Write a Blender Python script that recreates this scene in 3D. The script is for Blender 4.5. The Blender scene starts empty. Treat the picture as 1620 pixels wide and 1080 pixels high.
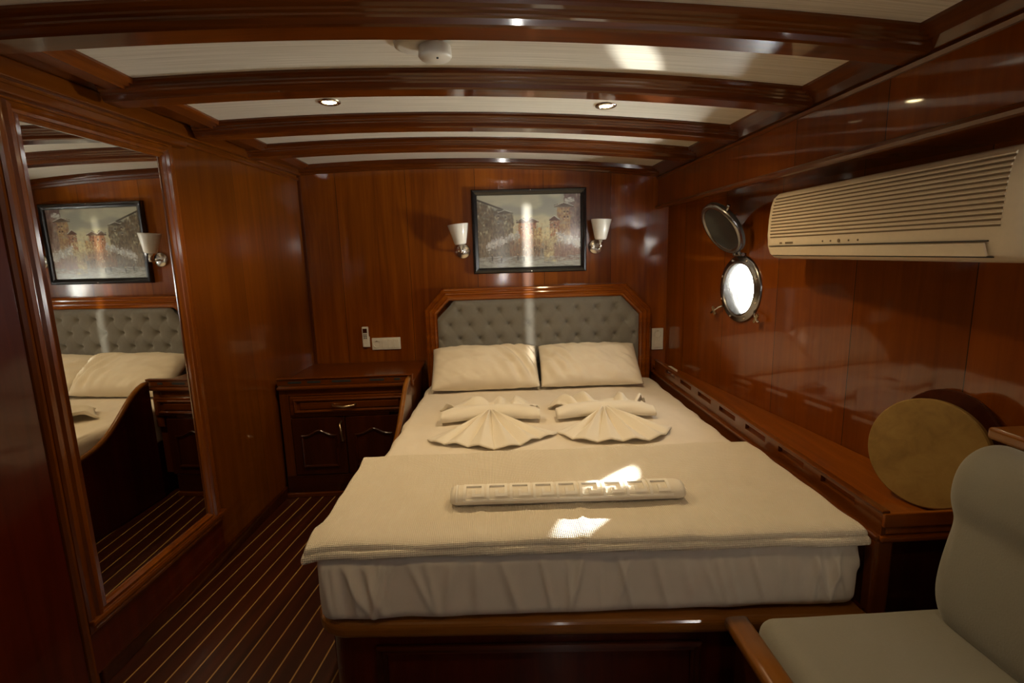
import bpy, bmesh, math, random
from mathutils import Vector, Matrix, noise
random.seed(7)
PI = math.pi
col = bpy.context.scene.collection
scn = bpy.context.scene

# ------------------------------------------------------------------ camera
cd = bpy.data.cameras.new('camera'); cam = bpy.data.objects.new('camera', cd); col.objects.link(cam)
cd.sensor_width = 36.0; cd.sensor_fit = 'HORIZONTAL'; cd.lens = 36.0 * 810.0 / 1620.0; cd.clip_start = 0.02
def _n(v): return Vector(v).normalized()
_Y = _n((-36, 140, -810)); _t = 810.0**2 / (36*.0277 + 140)
_Z = -_n((.0277*_t, -_t, -810)); _X = _Y.cross(_Z)
_M = Matrix((_X, _Y, _Z)).to_4x4(); _M.translation = Vector((0, 0, 1.4))
cam.matrix_world = _M
scn.camera = cam

# ------------------------------------------------------------------ world, exposure
w = bpy.data.worlds.new('world'); scn.world = w; w.use_nodes = True
bg = w.node_tree.nodes['Background']; bg.inputs[0].default_value = (1.0, 0.97, 0.90, 1); 
# sky above the horizon, sunlit glittering water below it
_nt = w.node_tree; _tc = _nt.nodes.new('ShaderNodeTexCoord'); _sp = _nt.nodes.new('ShaderNodeSeparateXYZ'); _nt.links.new(_tc.outputs['Generated'], _sp.inputs[0])
_mr = _nt.nodes.new('ShaderNodeMapRange'); _mr.interpolation_type = 'SMOOTHSTEP'; _nt.links.new(_sp.outputs[2], _mr.inputs[0])
_mr.inputs[1].default_value = -.12; _mr.inputs[2].default_value = .06; _mr.inputs[3].default_value = 185.0; _mr.inputs[4].default_value = 20.0; _nt.links.new(_mr.outputs[0], bg.inputs[1])
scn.view_settings.view_transform = 'Standard'; scn.view_settings.look = 'None'
scn.view_settings.exposure = 0.0; scn.view_settings.gamma = 1.0; scn.view_settings.use_curve_mapping = False

# ------------------------------------------------------------------ lights
def area(name, loc, target, sx, sy, power, color, spread=180):
    l = bpy.data.lights.new(name, 'AREA'); l.shape = 'RECTANGLE'; l.size = sx; l.size_y = sy
    l.energy = power; l.color = color; l.spread = math.radians(spread)
    o = bpy.data.objects.new(name, l); col.objects.link(o); o.location = loc
    o.rotation_euler = (Vector(target) - Vector(loc)).to_track_quat('-Z', 'Y').to_euler(); return o
# low sun shining in through the porthole onto the bed
sl = bpy.data.lights.new('sun', 'SUN'); sl.energy = 24; sl.angle = math.radians(.9); sl.color = (1.0, .97, .90)
so_ = bpy.data.objects.new('sun', sl); col.objects.link(so_); so_.rotation_euler = Vector((-.80, -.875, -.475)).to_track_quat('-Z', 'Y').to_euler()
# the same sun glinting up off the water, through the porthole to the ceiling
sl2 = bpy.data.lights.new('water_glint', 'SUN'); sl2.energy = 9; sl2.angle = math.radians(1.6); sl2.color = (1.0, .97, .90)
so2 = bpy.data.objects.new('water_glint', sl2); col.objects.link(so2); so2.rotation_euler = Vector((-.80, -.90, .74)).to_track_quat('-Z', 'Y').to_euler()
# daylight portal in the porthole opening (samples the sky only)
pl_ = area('porthole_portal', (1.262, 2.474, 1.192), (0.262, 2.349, 1.192), .26, .26, 1, (1, 1, 1)); pl_.data.cycles.is_portal = True
pl_ = area('fill_opening_portal', (1.26, -1.36, 1.62), (1.26, 3, 1.62), .28, .25, 1, (1, 1, 1)); pl_.data.cycles.is_portal = True  # portal of the opening added in the rear wall for fill light
pl_ = area('streak_slit_portal', (.185, -1.36, 1.42), (.185, 3, 1.42), .05, .94, 1, (1, 1, 1)); pl_.data.cycles.is_portal = True  # portal of the slit added to shape the wall streak
# added sun lamp, aimed through the rear slit to lay a streak on the back wall
sl3 = bpy.data.lights.new('added_streak_sun', 'SUN'); sl3.energy = 4.0; sl3.angle = math.radians(.7); sl3.color = (1.0, .95, .82)
so3 = bpy.data.objects.new('added_streak_sun', sl3); col.objects.link(so3); so3.rotation_euler = Vector((.012, 1, -.045)).to_track_quat('-Z', 'Y').to_euler()
SPOTS = [(-0.565, 2.02), (0.46, 2.04), (-0.5, 0.56), (0.5, 0.56)]  # last two are added lamps, unseen above the camera
def spot(x, y, z, power):
    l = bpy.data.lights.new('downlight_beam', 'SPOT'); l.energy = power; l.color = (1.0, 0.72, 0.38)
    l.spot_size = math.radians(150); l.spot_blend = 0.8; l.shadow_soft_size = 0.03
    o = bpy.data.objects.new('downlight_beam', l); col.objects.link(o); o.location = (x, y, z); return o

# ------------------------------------------------------------------ node helpers
def N(nt, t, **k):
    n = nt.nodes.new(t)
    for a, v in k.items(): setattr(n, a, v)
    return n
def mth(nt, op, a, b=None, c=None):
    n = N(nt, 'ShaderNodeMath', operation=op)
    for i, v in enumerate((a, b, c)):
        if v is None: continue
        if isinstance(v, (int, float)): n.inputs[i].default_value = v
        else: nt.links.new(v, n.inputs[i])
    return n.outputs[0]
def newmat(name):
    m = bpy.data.materials.new(name); m.use_nodes = True
    return m, m.node_tree, m.node_tree.nodes['Principled BSDF']
def wood(name, c1, c2, c3, axis='Z', rough=0.28, coat=0.7, seams=None, bump=0.02, coatr=0.09, wav=0.0):
    """varnished timber; axis = grain direction; seams = (axis, spacing, offset, half width)"""
    m, nt, b = newmat(name); L = nt.links.new
    tc = N(nt, 'ShaderNodeTexCoord'); mp = N(nt, 'ShaderNodeMapping'); L(tc.outputs['Object'], mp.inputs[0])
    sc = {'X': (1.2, 22, 22), 'Y': (22, 1.2, 22), 'Z': (22, 22, 1.2)}[axis]; mp.inputs['Scale'].default_value = sc
    n1 = N(nt, 'ShaderNodeTexNoise'); n1.inputs['Scale'].default_value = 1.0; n1.inputs['Detail'].default_value = 6; n1.inputs['Roughness'].default_value = .62
    n1.inputs['Distortion'].default_value = .6
    L(mp.outputs[0], n1.inputs['Vector'])
    mp2 = N(nt, 'ShaderNodeMapping'); L(tc.outputs['Object'], mp2.inputs[0])
    mp2.inputs['Scale'].default_value = tuple(.16*s if s > 2 else .5 for s in sc)
    n2 = N(nt, 'ShaderNodeTexNoise'); n2.inputs['Scale'].default_value = 1.0; n2.inputs['Detail'].default_value = 3
    L(mp2.outputs[0], n2.inputs['Vector'])
    s = mth(nt, 'ADD', mth(nt, 'MULTIPLY', n1.outputs['Fac'], .55), mth(nt, 'MULTIPLY', n2.outputs['Fac'], .45))
    r = N(nt, 'ShaderNodeValToRGB'); L(s, r.inputs[0])
    e = r.color_ramp.elements; e[0].position = .34; e[0].color = (*c1, 1); e[1].position = .66; e[1].color = (*c3, 1)
    q = e.new(.5); q.color = (*c2, 1)
    colr = r.outputs[0]; h = mth(nt, 'MULTIPLY', n1.outputs['Fac'], .3)
    if seams:
        ax, sp, off, hw = seams
        sep = N(nt, 'ShaderNodeSeparateXYZ'); L(tc.outputs['Object'], sep.inputs[0])
        u = mth(nt, 'MULTIPLY_ADD', sep.outputs[ax], 1.0/sp, off)
        fl = mth(nt, 'FLOOR', u); fr = mth(nt, 'SUBTRACT', u, fl)
        dist = mth(nt, 'MULTIPLY', mth(nt, 'MINIMUM', fr, mth(nt, 'SUBTRACT', 1.0, fr)), sp)
        g = mth(nt, 'LESS_THAN', dist, hw)
        wn = N(nt, 'ShaderNodeTexWhiteNoise', noise_dimensions='1D'); L(fl, wn.inputs['W'])
        hv = N(nt, 'ShaderNodeHueSaturation'); L(colr, hv.inputs['Color']); L(mth(nt, 'MULTIPLY_ADD', wn.outputs['Value'], .35, .82), hv.inputs['Value'])
        mx = N(nt, 'ShaderNodeMixRGB'); L(g, mx.inputs[0]); L(hv.outputs[0], mx.inputs[1]); mx.inputs[2].default_value = (.008, .003, .001, 1)
        colr = mx.outputs[0]; h = mth(nt, 'SUBTRACT', h, mth(nt, 'MULTIPLY', g, 2.0))
    L(colr, b.inputs['Base Color'])
    b.inputs['Roughness'].default_value = rough; b.inputs['Specular IOR Level'].default_value = .15
    b.inputs['Coat Weight'].default_value = coat; b.inputs['Coat Roughness'].default_value = coatr; b.inputs['Coat IOR'].default_value = 1.5
    bp = N(nt, 'ShaderNodeBump'); bp.inputs['Strength'].default_value = .5; bp.inputs['Distance'].default_value = bump*.05; L(h, bp.inputs['Height'])
    L(bp.outputs[0], b.inputs['Normal'])
    if wav:
        n3 = N(nt, 'ShaderNodeTexNoise'); n3.inputs['Scale'].default_value = 5.0; n3.inputs['Detail'].default_value = 1; L(tc.outputs['Object'], n3.inputs['Vector'])
        b3 = N(nt, 'ShaderNodeBump'); b3.inputs['Strength'].default_value = 1; b3.inputs['Distance'].default_value = wav; L(n3.outputs['Fac'], b3.inputs['Height'])
        L(b3.outputs[0], b.inputs['Coat Normal'])
    return m
def plain(name, c, rough=.5, metal=0, coat=0, bump=None, sheen=0, emis=None, es=0, trans=0):
    m, nt, b = newmat(name); L = nt.links.new
    b.inputs['Base Color'].default_value = (*c, 1); b.inputs['Roughness'].default_value = rough; b.inputs['Metallic'].default_value = metal
    b.inputs['Coat Weight'].default_value = coat; b.inputs['Sheen Weight'].default_value = sheen; b.inputs['Transmission Weight'].default_value = trans
    if emis: b.inputs['Emission Color'].default_value = (*emis, 1); b.inputs['Emission Strength'].default_value = es
    tc = N(nt, 'ShaderNodeTexCoord'); n = N(nt, 'ShaderNodeTexNoise'); L(tc.outputs['Object'], n.inputs['Vector'])
    n.inputs['Scale'].default_value = (bump[0] if bump else 60); n.inputs['Detail'].default_value = 4
    mp = N(nt, 'ShaderNodeMapRange'); L(n.outputs['Fac'], mp.inputs[0]); mp.inputs[3].default_value = .93; mp.inputs[4].default_value = 1.05
    mx = N(nt, 'ShaderNodeMixRGB', blend_type='MULTIPLY'); mx.inputs[0].default_value = 1; mx.inputs[1].default_value = (*c, 1); L(mp.outputs[0], mx.inputs[2]); L(mx.outputs[0], b.inputs['Base Color'])
    if bump:
        bp = N(nt, 'ShaderNodeBump'); bp.inputs['Strength'].default_value = .6; bp.inputs['Distance'].default_value = bump[1]; L(n.outputs['Fac'], bp.inputs['Height']); L(bp.outputs[0], b.inputs['Normal'])
    return m
def weave(name, c, sx, sy, dist, sheen=.2, rough=.85):
    m, nt, b = newmat(name); L = nt.links.new
    tc = N(nt, 'ShaderNodeTexCoord'); sep = N(nt, 'ShaderNodeSeparateXYZ'); L(tc.outputs['Object'], sep.inputs[0])
    a = mth(nt, 'SINE', mth(nt, 'MULTIPLY', sep.outputs[0], sx)); bb = mth(nt, 'SINE', mth(nt, 'MULTIPLY', mth(nt, 'ADD', sep.outputs[1], sep.outputs[2]), sy))
    h = mth(nt, 'ADD', a, bb)
    n = N(nt, 'ShaderNodeTexNoise'); n.inputs['Scale'].default_value = 9; L(tc.outputs['Object'], n.inputs['Vector'])
    h = mth(nt, 'MULTIPLY_ADD', n.outputs['Fac'], 2.0, h)
    mp = N(nt, 'ShaderNodeMapRange'); L(h, mp.inputs[0]); mp.inputs[1].default_value = -2; mp.inputs[2].default_value = 3; mp.inputs[3].default_value = .88; mp.inputs[4].default_value = 1.04
    mx = N(nt, 'ShaderNodeMixRGB', blend_type='MULTIPLY'); mx.inputs[0].default_value = 1; mx.inputs[1].default_value = (*c, 1); L(mp.outputs[0], mx.inputs[2]); L(mx.outputs[0], b.inputs['Base Color'])
    b.inputs['Roughness'].default_value = rough; b.inputs['Sheen Weight'].default_value = sheen
    bp = N(nt, 'ShaderNodeBump'); bp.inputs['Strength'].default_value = .8; bp.inputs['Distance'].default_value = dist; L(h, bp.inputs['Height']); L(bp.outputs[0], b.inputs['Normal'])
    return m

MC = ((.13, .026, .0008), (.225, .053, .0014), (.33, .088, .0030))     # mahogany
HC = ((.15, .050, .006), (.22, .080, .010), (.30, .115, .016))        # lighter edge timber
M = {}
M['wallx'] = wood('mahogany_panel_back', *MC, axis='Z', seams=('X', .42, .18, .0012), wav=.0012)
M['wally'] = wood('mahogany_panel_side', (.13, .027, .0008), (.18, .040, .0012), (.23, .056, .0020), axis='Z', seams=('Y', .41, .62, .0014), wav=.0010, coat=1.0, coatr=.05)
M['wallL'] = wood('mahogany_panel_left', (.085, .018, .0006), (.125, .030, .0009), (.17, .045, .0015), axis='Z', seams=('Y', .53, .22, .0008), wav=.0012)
M['wz'] = wood('mahogany_upright', (.085, .017, .0006), (.14, .033, .0010), (.20, .052, .0018), axis='Z')
M['darkm'] = wood('dark_satin_upright', (.05, .010, .001), (.08, .017, .001), (.11, .026, .002), axis='Z', rough=.5, coat=.1, coatr=.3)
M['wx'] = wood('mahogany_crosswise', *MC, axis='X')
M['wy'] = wood('mahogany_lengthwise', (.075, .015, .0006), (.115, .027, .0010), (.165, .043, .0018), axis='Y')
M['nx'] = wood('deep_mahogany_crosswise', (.06, .012, .0006), (.10, .022, .0010), (.15, .037, .0018), axis='X')
M['nz'] = wood('deep_mahogany_upright', (.055, .011, .0006), (.09, .020, .0010), (.13, .032, .0018), axis='Z')
M['deck'] = wood('mahogany_ledge_top', (.16, .037, .002), (.24, .06, .003), (.33, .09, .005), axis='Y', rough=.35)
M['beam'] = wood('mahogany_beam', (.05, .010, .0008), (.10, .022, .0014), (.17, .040, .0024), axis='X', coat=1.0, coatr=.06)
M['hx'] = wood('honey_timber_crosswise', *HC, axis='X')
M['hy'] = wood('honey_timber_lengthwise', *HC, axis='Y')
M['red'] = wood('red_mahogany', (.035, .003, .0006), (.06, .006, .0010), (.09, .010, .0014), axis='Z')
M['dark'] = wood('dark_mahogany', (.022, .004, .0006), (.042, .008, .0010), (.065, .013, .0016), axis='X')
M['darkz'] = wood('dark_mahogany_upright', (.022, .004, .0006), (.042, .008, .0010), (.065, .013, .0016), axis='Z')
M['sheet'] = plain('cotton_sheet', (.80, .72, .60), .85, bump=(14, .002), sheen=.15)
M['pillow'] = plain('pillow_cotton', (.82, .74, .60), .8, bump=(10, .004), sheen=.15)
M['towel'] = plain('towel_terry', (.86, .79, .66), .95, bump=(420, .0015), sheen=.4)
M['terryband'] = plain('towel_raised_border', (.93, .88, .78), .8)  # paler than the towel: contrast of the relief shading put into the colour
M['blanket'] = weave('blanket_waffle', (.78, .69, .54), 1150, 900, .0006)
M['uph'] = plain('grey_velour', (.20, .19, .165), .8, bump=(90, .0008), sheen=.5)
M['sofa'] = plain('sofa_velour', (.23, .215, .17), .85, bump=(240, .0006), sheen=.3)
M['chrome'] = plain('brushed_steel', (.72, .68, .60), .22, 1)
M['brass'] = plain('aged_brass', (.55, .42, .24), .3, 1)
M['dbronze'] = plain('dark_chrome', (.30, .29, .28), .25, 1)
M['white'] = plain('white_plastic', (.74, .70, .60), .35)
M['cream'] = plain('cream_plastic', (.80, .68, .49), .38)
M['creamd'] = plain('cream_louvre_gap', (.20, .14, .08), .7)
M['black'] = plain('black_lacquer', (.012, .011, .011), .22, coat=.6)
M['blackm'] = plain('black_matt', (.02, .02, .02), .6)
M['shade'] = plain('opal_glass', (.85, .80, .70), .25, coat=.4)
M['ply'] = wood('pale_plywood', (.30, .18, .055), (.36, .22, .07), (.42, .26, .085), axis='Y', rough=.6, coat=0)
M['deadlight'] = plain('dark_deadlight', (.035, .034, .030), .45, coat=.2)
M['lamp'] = plain('lamp_glow', (1, .9, .7), .4, emis=(1.0, .80, .42), es=45)
M['lampdim'] = plain('lamp_glow_soft', (1, .9, .7), .4, emis=(1.0, .86, .60), es=14)
m, nt, b = newmat('mirror_silver'); b.inputs['Base Color'].default_value = (.80, .80, .76, 1); b.inputs['Metallic'].default_value = 1; b.inputs['Roughness'].default_value = .012; M['mirror'] = m
m, nt, b = newmat('window_glass'); M['glass'] = m
tr = N(nt, 'ShaderNodeBsdfTransparent'); tr.inputs[0].default_value = (.95, .97, .97, 1); gl = N(nt, 'ShaderNodeBsdfGlossy'); gl.inputs['Roughness'].default_value = .03
fr_ = N(nt, 'ShaderNodeLayerWeight'); fr_.inputs[0].default_value = .12; ms = N(nt, 'ShaderNodeMixShader'); nt.links.new(fr_.outputs[0], ms.inputs[0]); nt.links.new(tr.outputs[0], ms.inputs[1]); nt.links.new(gl.outputs[0], ms.inputs[2])
nt.links.new(ms.outputs[0], nt.nodes['Material Output'].inputs[0]); nt.nodes.remove(b)
# ceiling cloth with fine lines across the cabin
m, nt, b = newmat('ceiling_lined_board'); L = nt.links.new
tc = N(nt, 'ShaderNodeTexCoord'); mp = N(nt, 'ShaderNodeMapping'); mp.inputs['Scale'].default_value = (3, 260, 3); L(tc.outputs['Object'], mp.inputs[0])
n = N(nt, 'ShaderNodeTexNoise'); n.inputs['Scale'].default_value = 1; n.inputs['Detail'].default_value = 3; L(mp.outputs[0], n.inputs['Vector'])
r = N(nt, 'ShaderNodeValToRGB'); L(n.outputs['Fac'], r.inputs[0]); r.color_ramp.elements[0].position = .35; r.color_ramp.elements[1].position = .6
r.color_ramp.elements[0].color = (.66, .60, .48, 1); r.color_ramp.elements[1].color = (.86, .80, .68, 1); L(r.outputs[0], b.inputs['Base Color'])
bp = N(nt, 'ShaderNodeBump'); bp.inputs['Strength'].default_value = .5; bp.inputs['Distance'].default_value = .0006; L(n.outputs['Fac'], bp.inputs['Height']); L(bp.outputs[0], b.inputs['Normal'])
b.inputs['Roughness'].default_value = .35; M['ceil'] = m
# floor: dark boards with pale caulking lines (lines run along the object's Y)
m, nt, b = newmat('striped_cabin_sole'); L = nt.links.new
tc = N(nt, 'ShaderNodeTexCoord'); sep = N(nt, 'ShaderNodeSeparateXYZ'); L(tc.outputs['Object'], sep.inputs[0])
u = mth(nt, 'MULTIPLY', sep.outputs[0], 1/.066); fr = mth(nt, 'FRACT', u); g = mth(nt, 'LESS_THAN', fr, .075)
mp = N(nt, 'ShaderNodeMapping'); mp.inputs['Scale'].default_value = (25, 1.3, 1); L(tc.outputs['Object'], mp.inputs[0])
n = N(nt, 'ShaderNodeTexNoise'); n.inputs['Scale'].default_value = 1; n.inputs['Detail'].default_value = 5; L(mp.outputs[0], n.inputs['Vector'])
r = N(nt, 'ShaderNodeValToRGB'); L(n.outputs['Fac'], r.inputs[0]); r.color_ramp.elements[0].position = .35; r.color_ramp.elements[1].position = .65
r.color_ramp.elements[0].color = (.024, .004, .001, 1); r.color_ramp.elements[1].color = (.050, .009, .0016, 1)
mx = N(nt, 'ShaderNodeMixRGB'); L(g, mx.inputs[0]); L(r.outputs[0], mx.inputs[1]); mx.inputs[2].default_value = (.36, .21, .065, 1); L(mx.outputs[0], b.inputs['Base Color'])
b.inputs['Roughness'].default_value = .35; b.inputs['Coat Weight'].default_value = .5; b.inputs['Coat Roughness'].default_value = .12; M['floor'] = m
# painting: per-vertex colours of the canvas
m, nt, b = newmat('painted_canvas'); L = nt.links.new
a = N(nt, 'ShaderNodeVertexColor'); a.layer_name = 'paint'; L(a.outputs[0], b.inputs['Base Color']); b.inputs['Roughness'].default_value = .3; b.inputs['Coat Weight'].default_value = .2; b.inputs['Coat Roughness'].default_value = .1; M['canvas'] = m

# ------------------------------------------------------------------ object helpers
def ob(name, bm, mat, parent=None, smooth=False, bev=0, seg=2, loc=None, label=None):
    me = bpy.data.meshes.new(name)
    bmesh.ops.recalc_face_normals(bm, faces=bm.faces[:])
    bm.to_mesh(me); bm.free()
    o = bpy.data.objects.new(name, me); col.objects.link(o); me.materials.append(M[mat] if isinstance(mat, str) else mat)
    if smooth:
        for p in me.polygons: p.use_smooth = True
    if bev:
        md = o.modifiers.new('bevel', 'BEVEL'); md.width = bev; md.segments = seg; md.limit_method = 'ANGLE'; md.angle_limit = math.radians(40)
    if parent: o.parent = parent
    if loc: o.location = loc
    if label: o['label'] = label
    return o
def tag(o, label, cat, group=None, kind=None):
    o['label'] = label; o['category'] = cat
    if group: o['group'] = group
    if kind: o['kind'] = kind
    return o
def empty(name, loc=(0, 0, 0), rz=0):
    o = bpy.data.objects.new(name, None); col.objects.link(o); o.empty_display_size = .05; o.location = loc; o.rotation_euler = (0, 0, rz); return o
def thing(name, label, cat, loc=(0, 0, 0), rz=0, group=None): return tag(empty(name, loc, rz), label, cat, group)
def struct(name, bm, mat, parent=None, **k):
    o = ob(name, bm, mat, parent, **k)
    if parent is None: o['kind'] = 'structure'
    return o
def BM(): return bmesh.new()
def box(bm, x0, x1, y0, y1, z0, z1, mat=None):
    v = [bm.verts.new((x, y, z)) for x in (x0, x1) for y in (y0, y1) for z in (z0, z1)]
    if mat:
        for q in v: q.co = mat @ q.co
    for f in ((0, 1, 3, 2), (4, 6, 7, 5), (0, 4, 5, 1), (2, 3, 7, 6), (0, 2, 6, 4), (1, 5, 7, 3)): bm.faces.new([v[i] for i in f])
    return v
def hexa(bm, p):
    """8 points: bottom quad then top quad"""
    v = [bm.verts.new(q) for q in p]
    for f in ((3, 2, 1, 0), (4, 5, 6, 7), (0, 1, 5, 4), (1, 2, 6, 5), (2, 3, 7, 6), (3, 0, 4, 7)): bm.faces.new([v[i] for i in f])
def prism(bm, pts, vec):
    a = [bm.verts.new(p) for p in pts]; b2 = [bm.verts.new(Vector(p) + Vector(vec)) for p in pts]
    bm.faces.new(a); bm.faces.new(b2[::-1]); n_ = len(a)
    for i in range(n_): bm.faces.new((a[i], b2[i], b2[(i+1) % n_], a[(i+1) % n_]))
def loft(bm, rings, closed=True, cap=True):
    R = [[bm.verts.new(p) for p in r_] for r_ in rings]
    n_ = len(R[0])
    for i in range(len(R)-1):
        for j in range(n_ if closed else n_-1):
            bm.faces.new((R[i][j], R[i][(j+1) % n_], R[i+1][(j+1) % n_], R[i+1][j]))
    if cap and closed: bm.faces.new(R[0][::-1]); bm.faces.new(R[-1])
    return R
def frame_loop(bm, poly, prof, close=True, nrm=(0, -1, 0)):
    """mitred moulding: poly = list of 3D points (in one plane), prof = (inward offset, height along nrm) closed profile"""
    nrm = Vector(nrm).normalized(); P = [Vector(p) for p in poly]; n_ = len(P); rings = []
    c = sum(P, Vector())/n_
    for i in range(n_):
        a = P[i-1] if (close or i > 0) else None; d = P[(i+1) % n_] if (close or i < n_-1) else None
        t1 = (P[i]-a).normalized() if a is not None else None; t2 = (d-P[i]).normalized() if d is not None else None
        if t1 is None: t1 = t2
        if t2 is None: t2 = t1
        n1 = nrm.cross(t1); n2 = nrm.cross(t2)
        mid = P[i] if a is None else (P[i]+a)/2
        bis = (n1+n2); bis = bis/(bis.dot(n1)) if bis.length > 1e-6 else n1
        rings.append((P[i], bis))
    s = 1 if sum((rings[i][1].dot(c-P[i]) for i in range(n_))) > 0 else -1
    RR = [[p + b_*(s*u_) + nrm*h_ for (u_, h_) in prof] for p, b_ in rings]
    if close: RR.append(RR[0])
    R = [[bm.verts.new(p) for p in r_] for r_ in (RR[:-1] if close else RR)]
    m_ = len(prof); cnt = len(R) if close else len(R)-1
    for i in range(cnt):
        j = (i+1) % len(R)
        for k in range(m_): bm.faces.new((R[i][k], R[i][(k+1) % m_], R[j][(k+1) % m_], R[j][k]))
    if not close: bm.faces.new(R[0]); bm.faces.new(R[-1][::-1])
def tube(bm, pts, r, n_=10, closed=False, rs=None):
    P = [Vector(p) for p in pts]; rings = []
    up = Vector((0, 0, 1))
    for i, p in enumerate(P):
        if closed: t = (P[(i+1) % len(P)]-P[i-1]).normalized()
        else: t = (P[min(i+1, len(P)-1)]-P[max(i-1, 0)]).normalized()
        a = t.cross(up)
        if a.length < 1e-3: a = t.cross(Vector((1, 0, 0)))
        a.normalize(); b_ = t.cross(a).normalized(); rr = rs[i] if rs else r
        rings.append([p + (a*math.cos(2*PI*k/n_)+b_*math.sin(2*PI*k/n_))*rr for k in range(n_)])
    if closed:
        R = [[bm.verts.new(q) for q in r_] for r_ in rings]
        for i in range(len(R)):
            for j in range(n_): bm.faces.new((R[i][j], R[i][(j+1) % n_], R[(i+1) % len(R)][(j+1) % n_], R[(i+1) % len(R)][j]))
    else: loft(bm, rings)
def lathe(bm, prof, org=(0, 0, 0), axis=(0, 0, 1), n_=48):
    """prof: list of (radius, height); axis direction"""
    q = Vector((0, 0, 1)).rotation_difference(Vector(axis).normalized()); org = Vector(org); R = []
    for (r_, h_) in prof:
        if r_ < 1e-6: R.append([bm.verts.new(org + q @ Vector((0, 0, h_)))])
        else: R.append([bm.verts.new(org + q @ Vector((r_*math.cos(2*PI*k/n_), r_*math.sin(2*PI*k/n_), h_))) for k in range(n_)])
    for i in range(len(R)-1):
        A, B = R[i], R[i+1]
        for k in range(n_):
            k2 = (k+1) % n_
            if len(A) == 1 and len(B) == 1: continue
            if len(A) == 1: bm.faces.new((A[0], B[k], B[k2]))
            elif len(B) == 1: bm.faces.new((A[k], A[k2], B[0]))
            else: bm.faces.new((A[k], A[k2], B[k2], B[k]))
def rbox(bm, sx, sy, sz, r, nx, ny, nz, fn=None, corner=None):
    """rounded box centred on origin with dense faces; fn(point, unit) -> point"""
    cache = {}; h = Vector((sx/2, sy/2, sz/2)); rc = r
    def vert(a, b_, c_):
        key = (round(a, 5), round(b_, 5), round(c_, 5))
        if key in cache: return cache[key]
        p = Vector((a*h.x, b_*h.y, c_*h.z)); q = Vector((max(-h.x+rc, min(h.x-rc, p.x)), max(-h.y+rc, min(h.y-rc, p.y)), max(-h.z+rc, min(h.z-rc, p.z))))
        d = p-q; p2 = q + d.normalized()*rc if d.length > 1e-9 else p
        nr = d.normalized() if d.length > 1e-9 else Vector((0, 0, 1))
        if fn: p2 = fn(p2, (a, b_, c_), nr)
        cache[key] = bm.verts.new(p2); return cache[key]
    def lin(n_, L_):
        # finer spacing near the ends
        out = [-1, -1+.45*rc/L_*2*.5, -1+rc/L_]; k = max(1, n_-4)
        a0, a1 = -1+2*rc/L_/1.0, 1-2*rc/L_/1.0
        a0 = min(a0, -0.001)*1.0; a1 = -a0
        out = [-1, -1+(a0+1)*.33, -1+(a0+1)*.66] + [a0+(a1-a0)*i/k for i in range(k+1)] + [1-(a0+1)*.66, 1-(a0+1)*.33, 1]
        return out
    X, Y_, Z_ = lin(nx, sx), lin(ny, sy), lin(nz, sz)
    def face(A, B, f):
        for i in range(len(A)-1):
            for j in range(len(B)-1):
                q = [f(A[i], B[j]), f(A[i+1], B[j]), f(A[i+1], B[j+1]), f(A[i], B[j+1])]
                try: bm.faces.new(q)
                except ValueError: pass
    for s in (-1, 1):
        face(X, Y_, lambda a, b_: vert(a, b_, s)); face(X, Z_, lambda a, b_: vert(a, s, b_)); face(Y_, Z_, lambda a, b_: vert(s, a, b_))
def fn1(x, y, z=0, s=1): return noise.noise(Vector((x*s, y*s, z*s)))
def sstep(a, b_, x):
    t = max(0, min(1, (x-a)/(b_-a))); return t*t*(3-2*t)

FLOOR = .10
def wl(y): return -1.36 + .07*y            # left wall
def hx(y): return 1.13 + .125*(3.25-y)     # right (hull) wall
def beamz(x): return 1.91 - .038*(x+.35)**2
def ceilz(x): return beamz(x) + .052
BACK = 3.25; REAR = -1.3

# ================================================================== THE SETTING
bm = BM()
box(bm, -2.2, 2.6, -2.2, 3.9, -.06, 0)
o = struct('floor', bm, 'floor'); o.location = (-.99, 2.0, FLOOR); 
# clip the sole to the cabin: rotate so the caulk lines follow the bulkhead
o.rotation_euler = (0, 0, -math.atan(.135))
me = o.data; R_ = Matrix.Rotation(-math.atan(.135), 4, 'Z')
tgt = [(-1.47, REAR-.02), (-1.15, BACK+.02), (1.2, BACK+.02), (1.72, REAR-.02)]
bm = BM(); inv = R_.inverted()
pts = [inv @ Vector((a+.99, b_-2.0, 0)) for a, b_ in tgt]
prism(bm, [(p.x, p.y, -.05) for p in pts], (0, 0, .05)); bmesh.ops.recalc_face_normals(bm, faces=bm.faces[:]); bm.to_mesh(me); bm.free()

# ceiling: gently cambered board
bm = BM(); NX = 24
rings = []
for i in range(NX+1):
    x = -1.10 + 2.20*i/NX; z = ceilz(x)
    rings.append([(x, REAR, z), (x, BACK+.05, z), (x, BACK+.05, z+.03), (x, REAR, z+.03)])
loft(bm, rings); struct('ceiling', bm, 'ceil', smooth=False)

# back wall (bulkhead at the head of the bed)
bm = BM(); box(bm, -1.30, 1.30, BACK, BACK+.04, FLOOR-.05, 2.02); struct('wall_back', bm, 'wallx')
# left wall, from the corner to the rear
bm = BM(); T = .05
hexa(bm, [(wl(REAR)-T, REAR, 0), (wl(REAR), REAR, 0), (wl(BACK), BACK, 0), (wl(BACK)-T, BACK, 0),
          (wl(REAR)-T, REAR, 1.99), (wl(REAR), REAR, 1.99), (wl(BACK), BACK, 1.99), (wl(BACK)-T, BACK, 1.99)])
struct('wall_left', bm, 'wallL')
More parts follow.
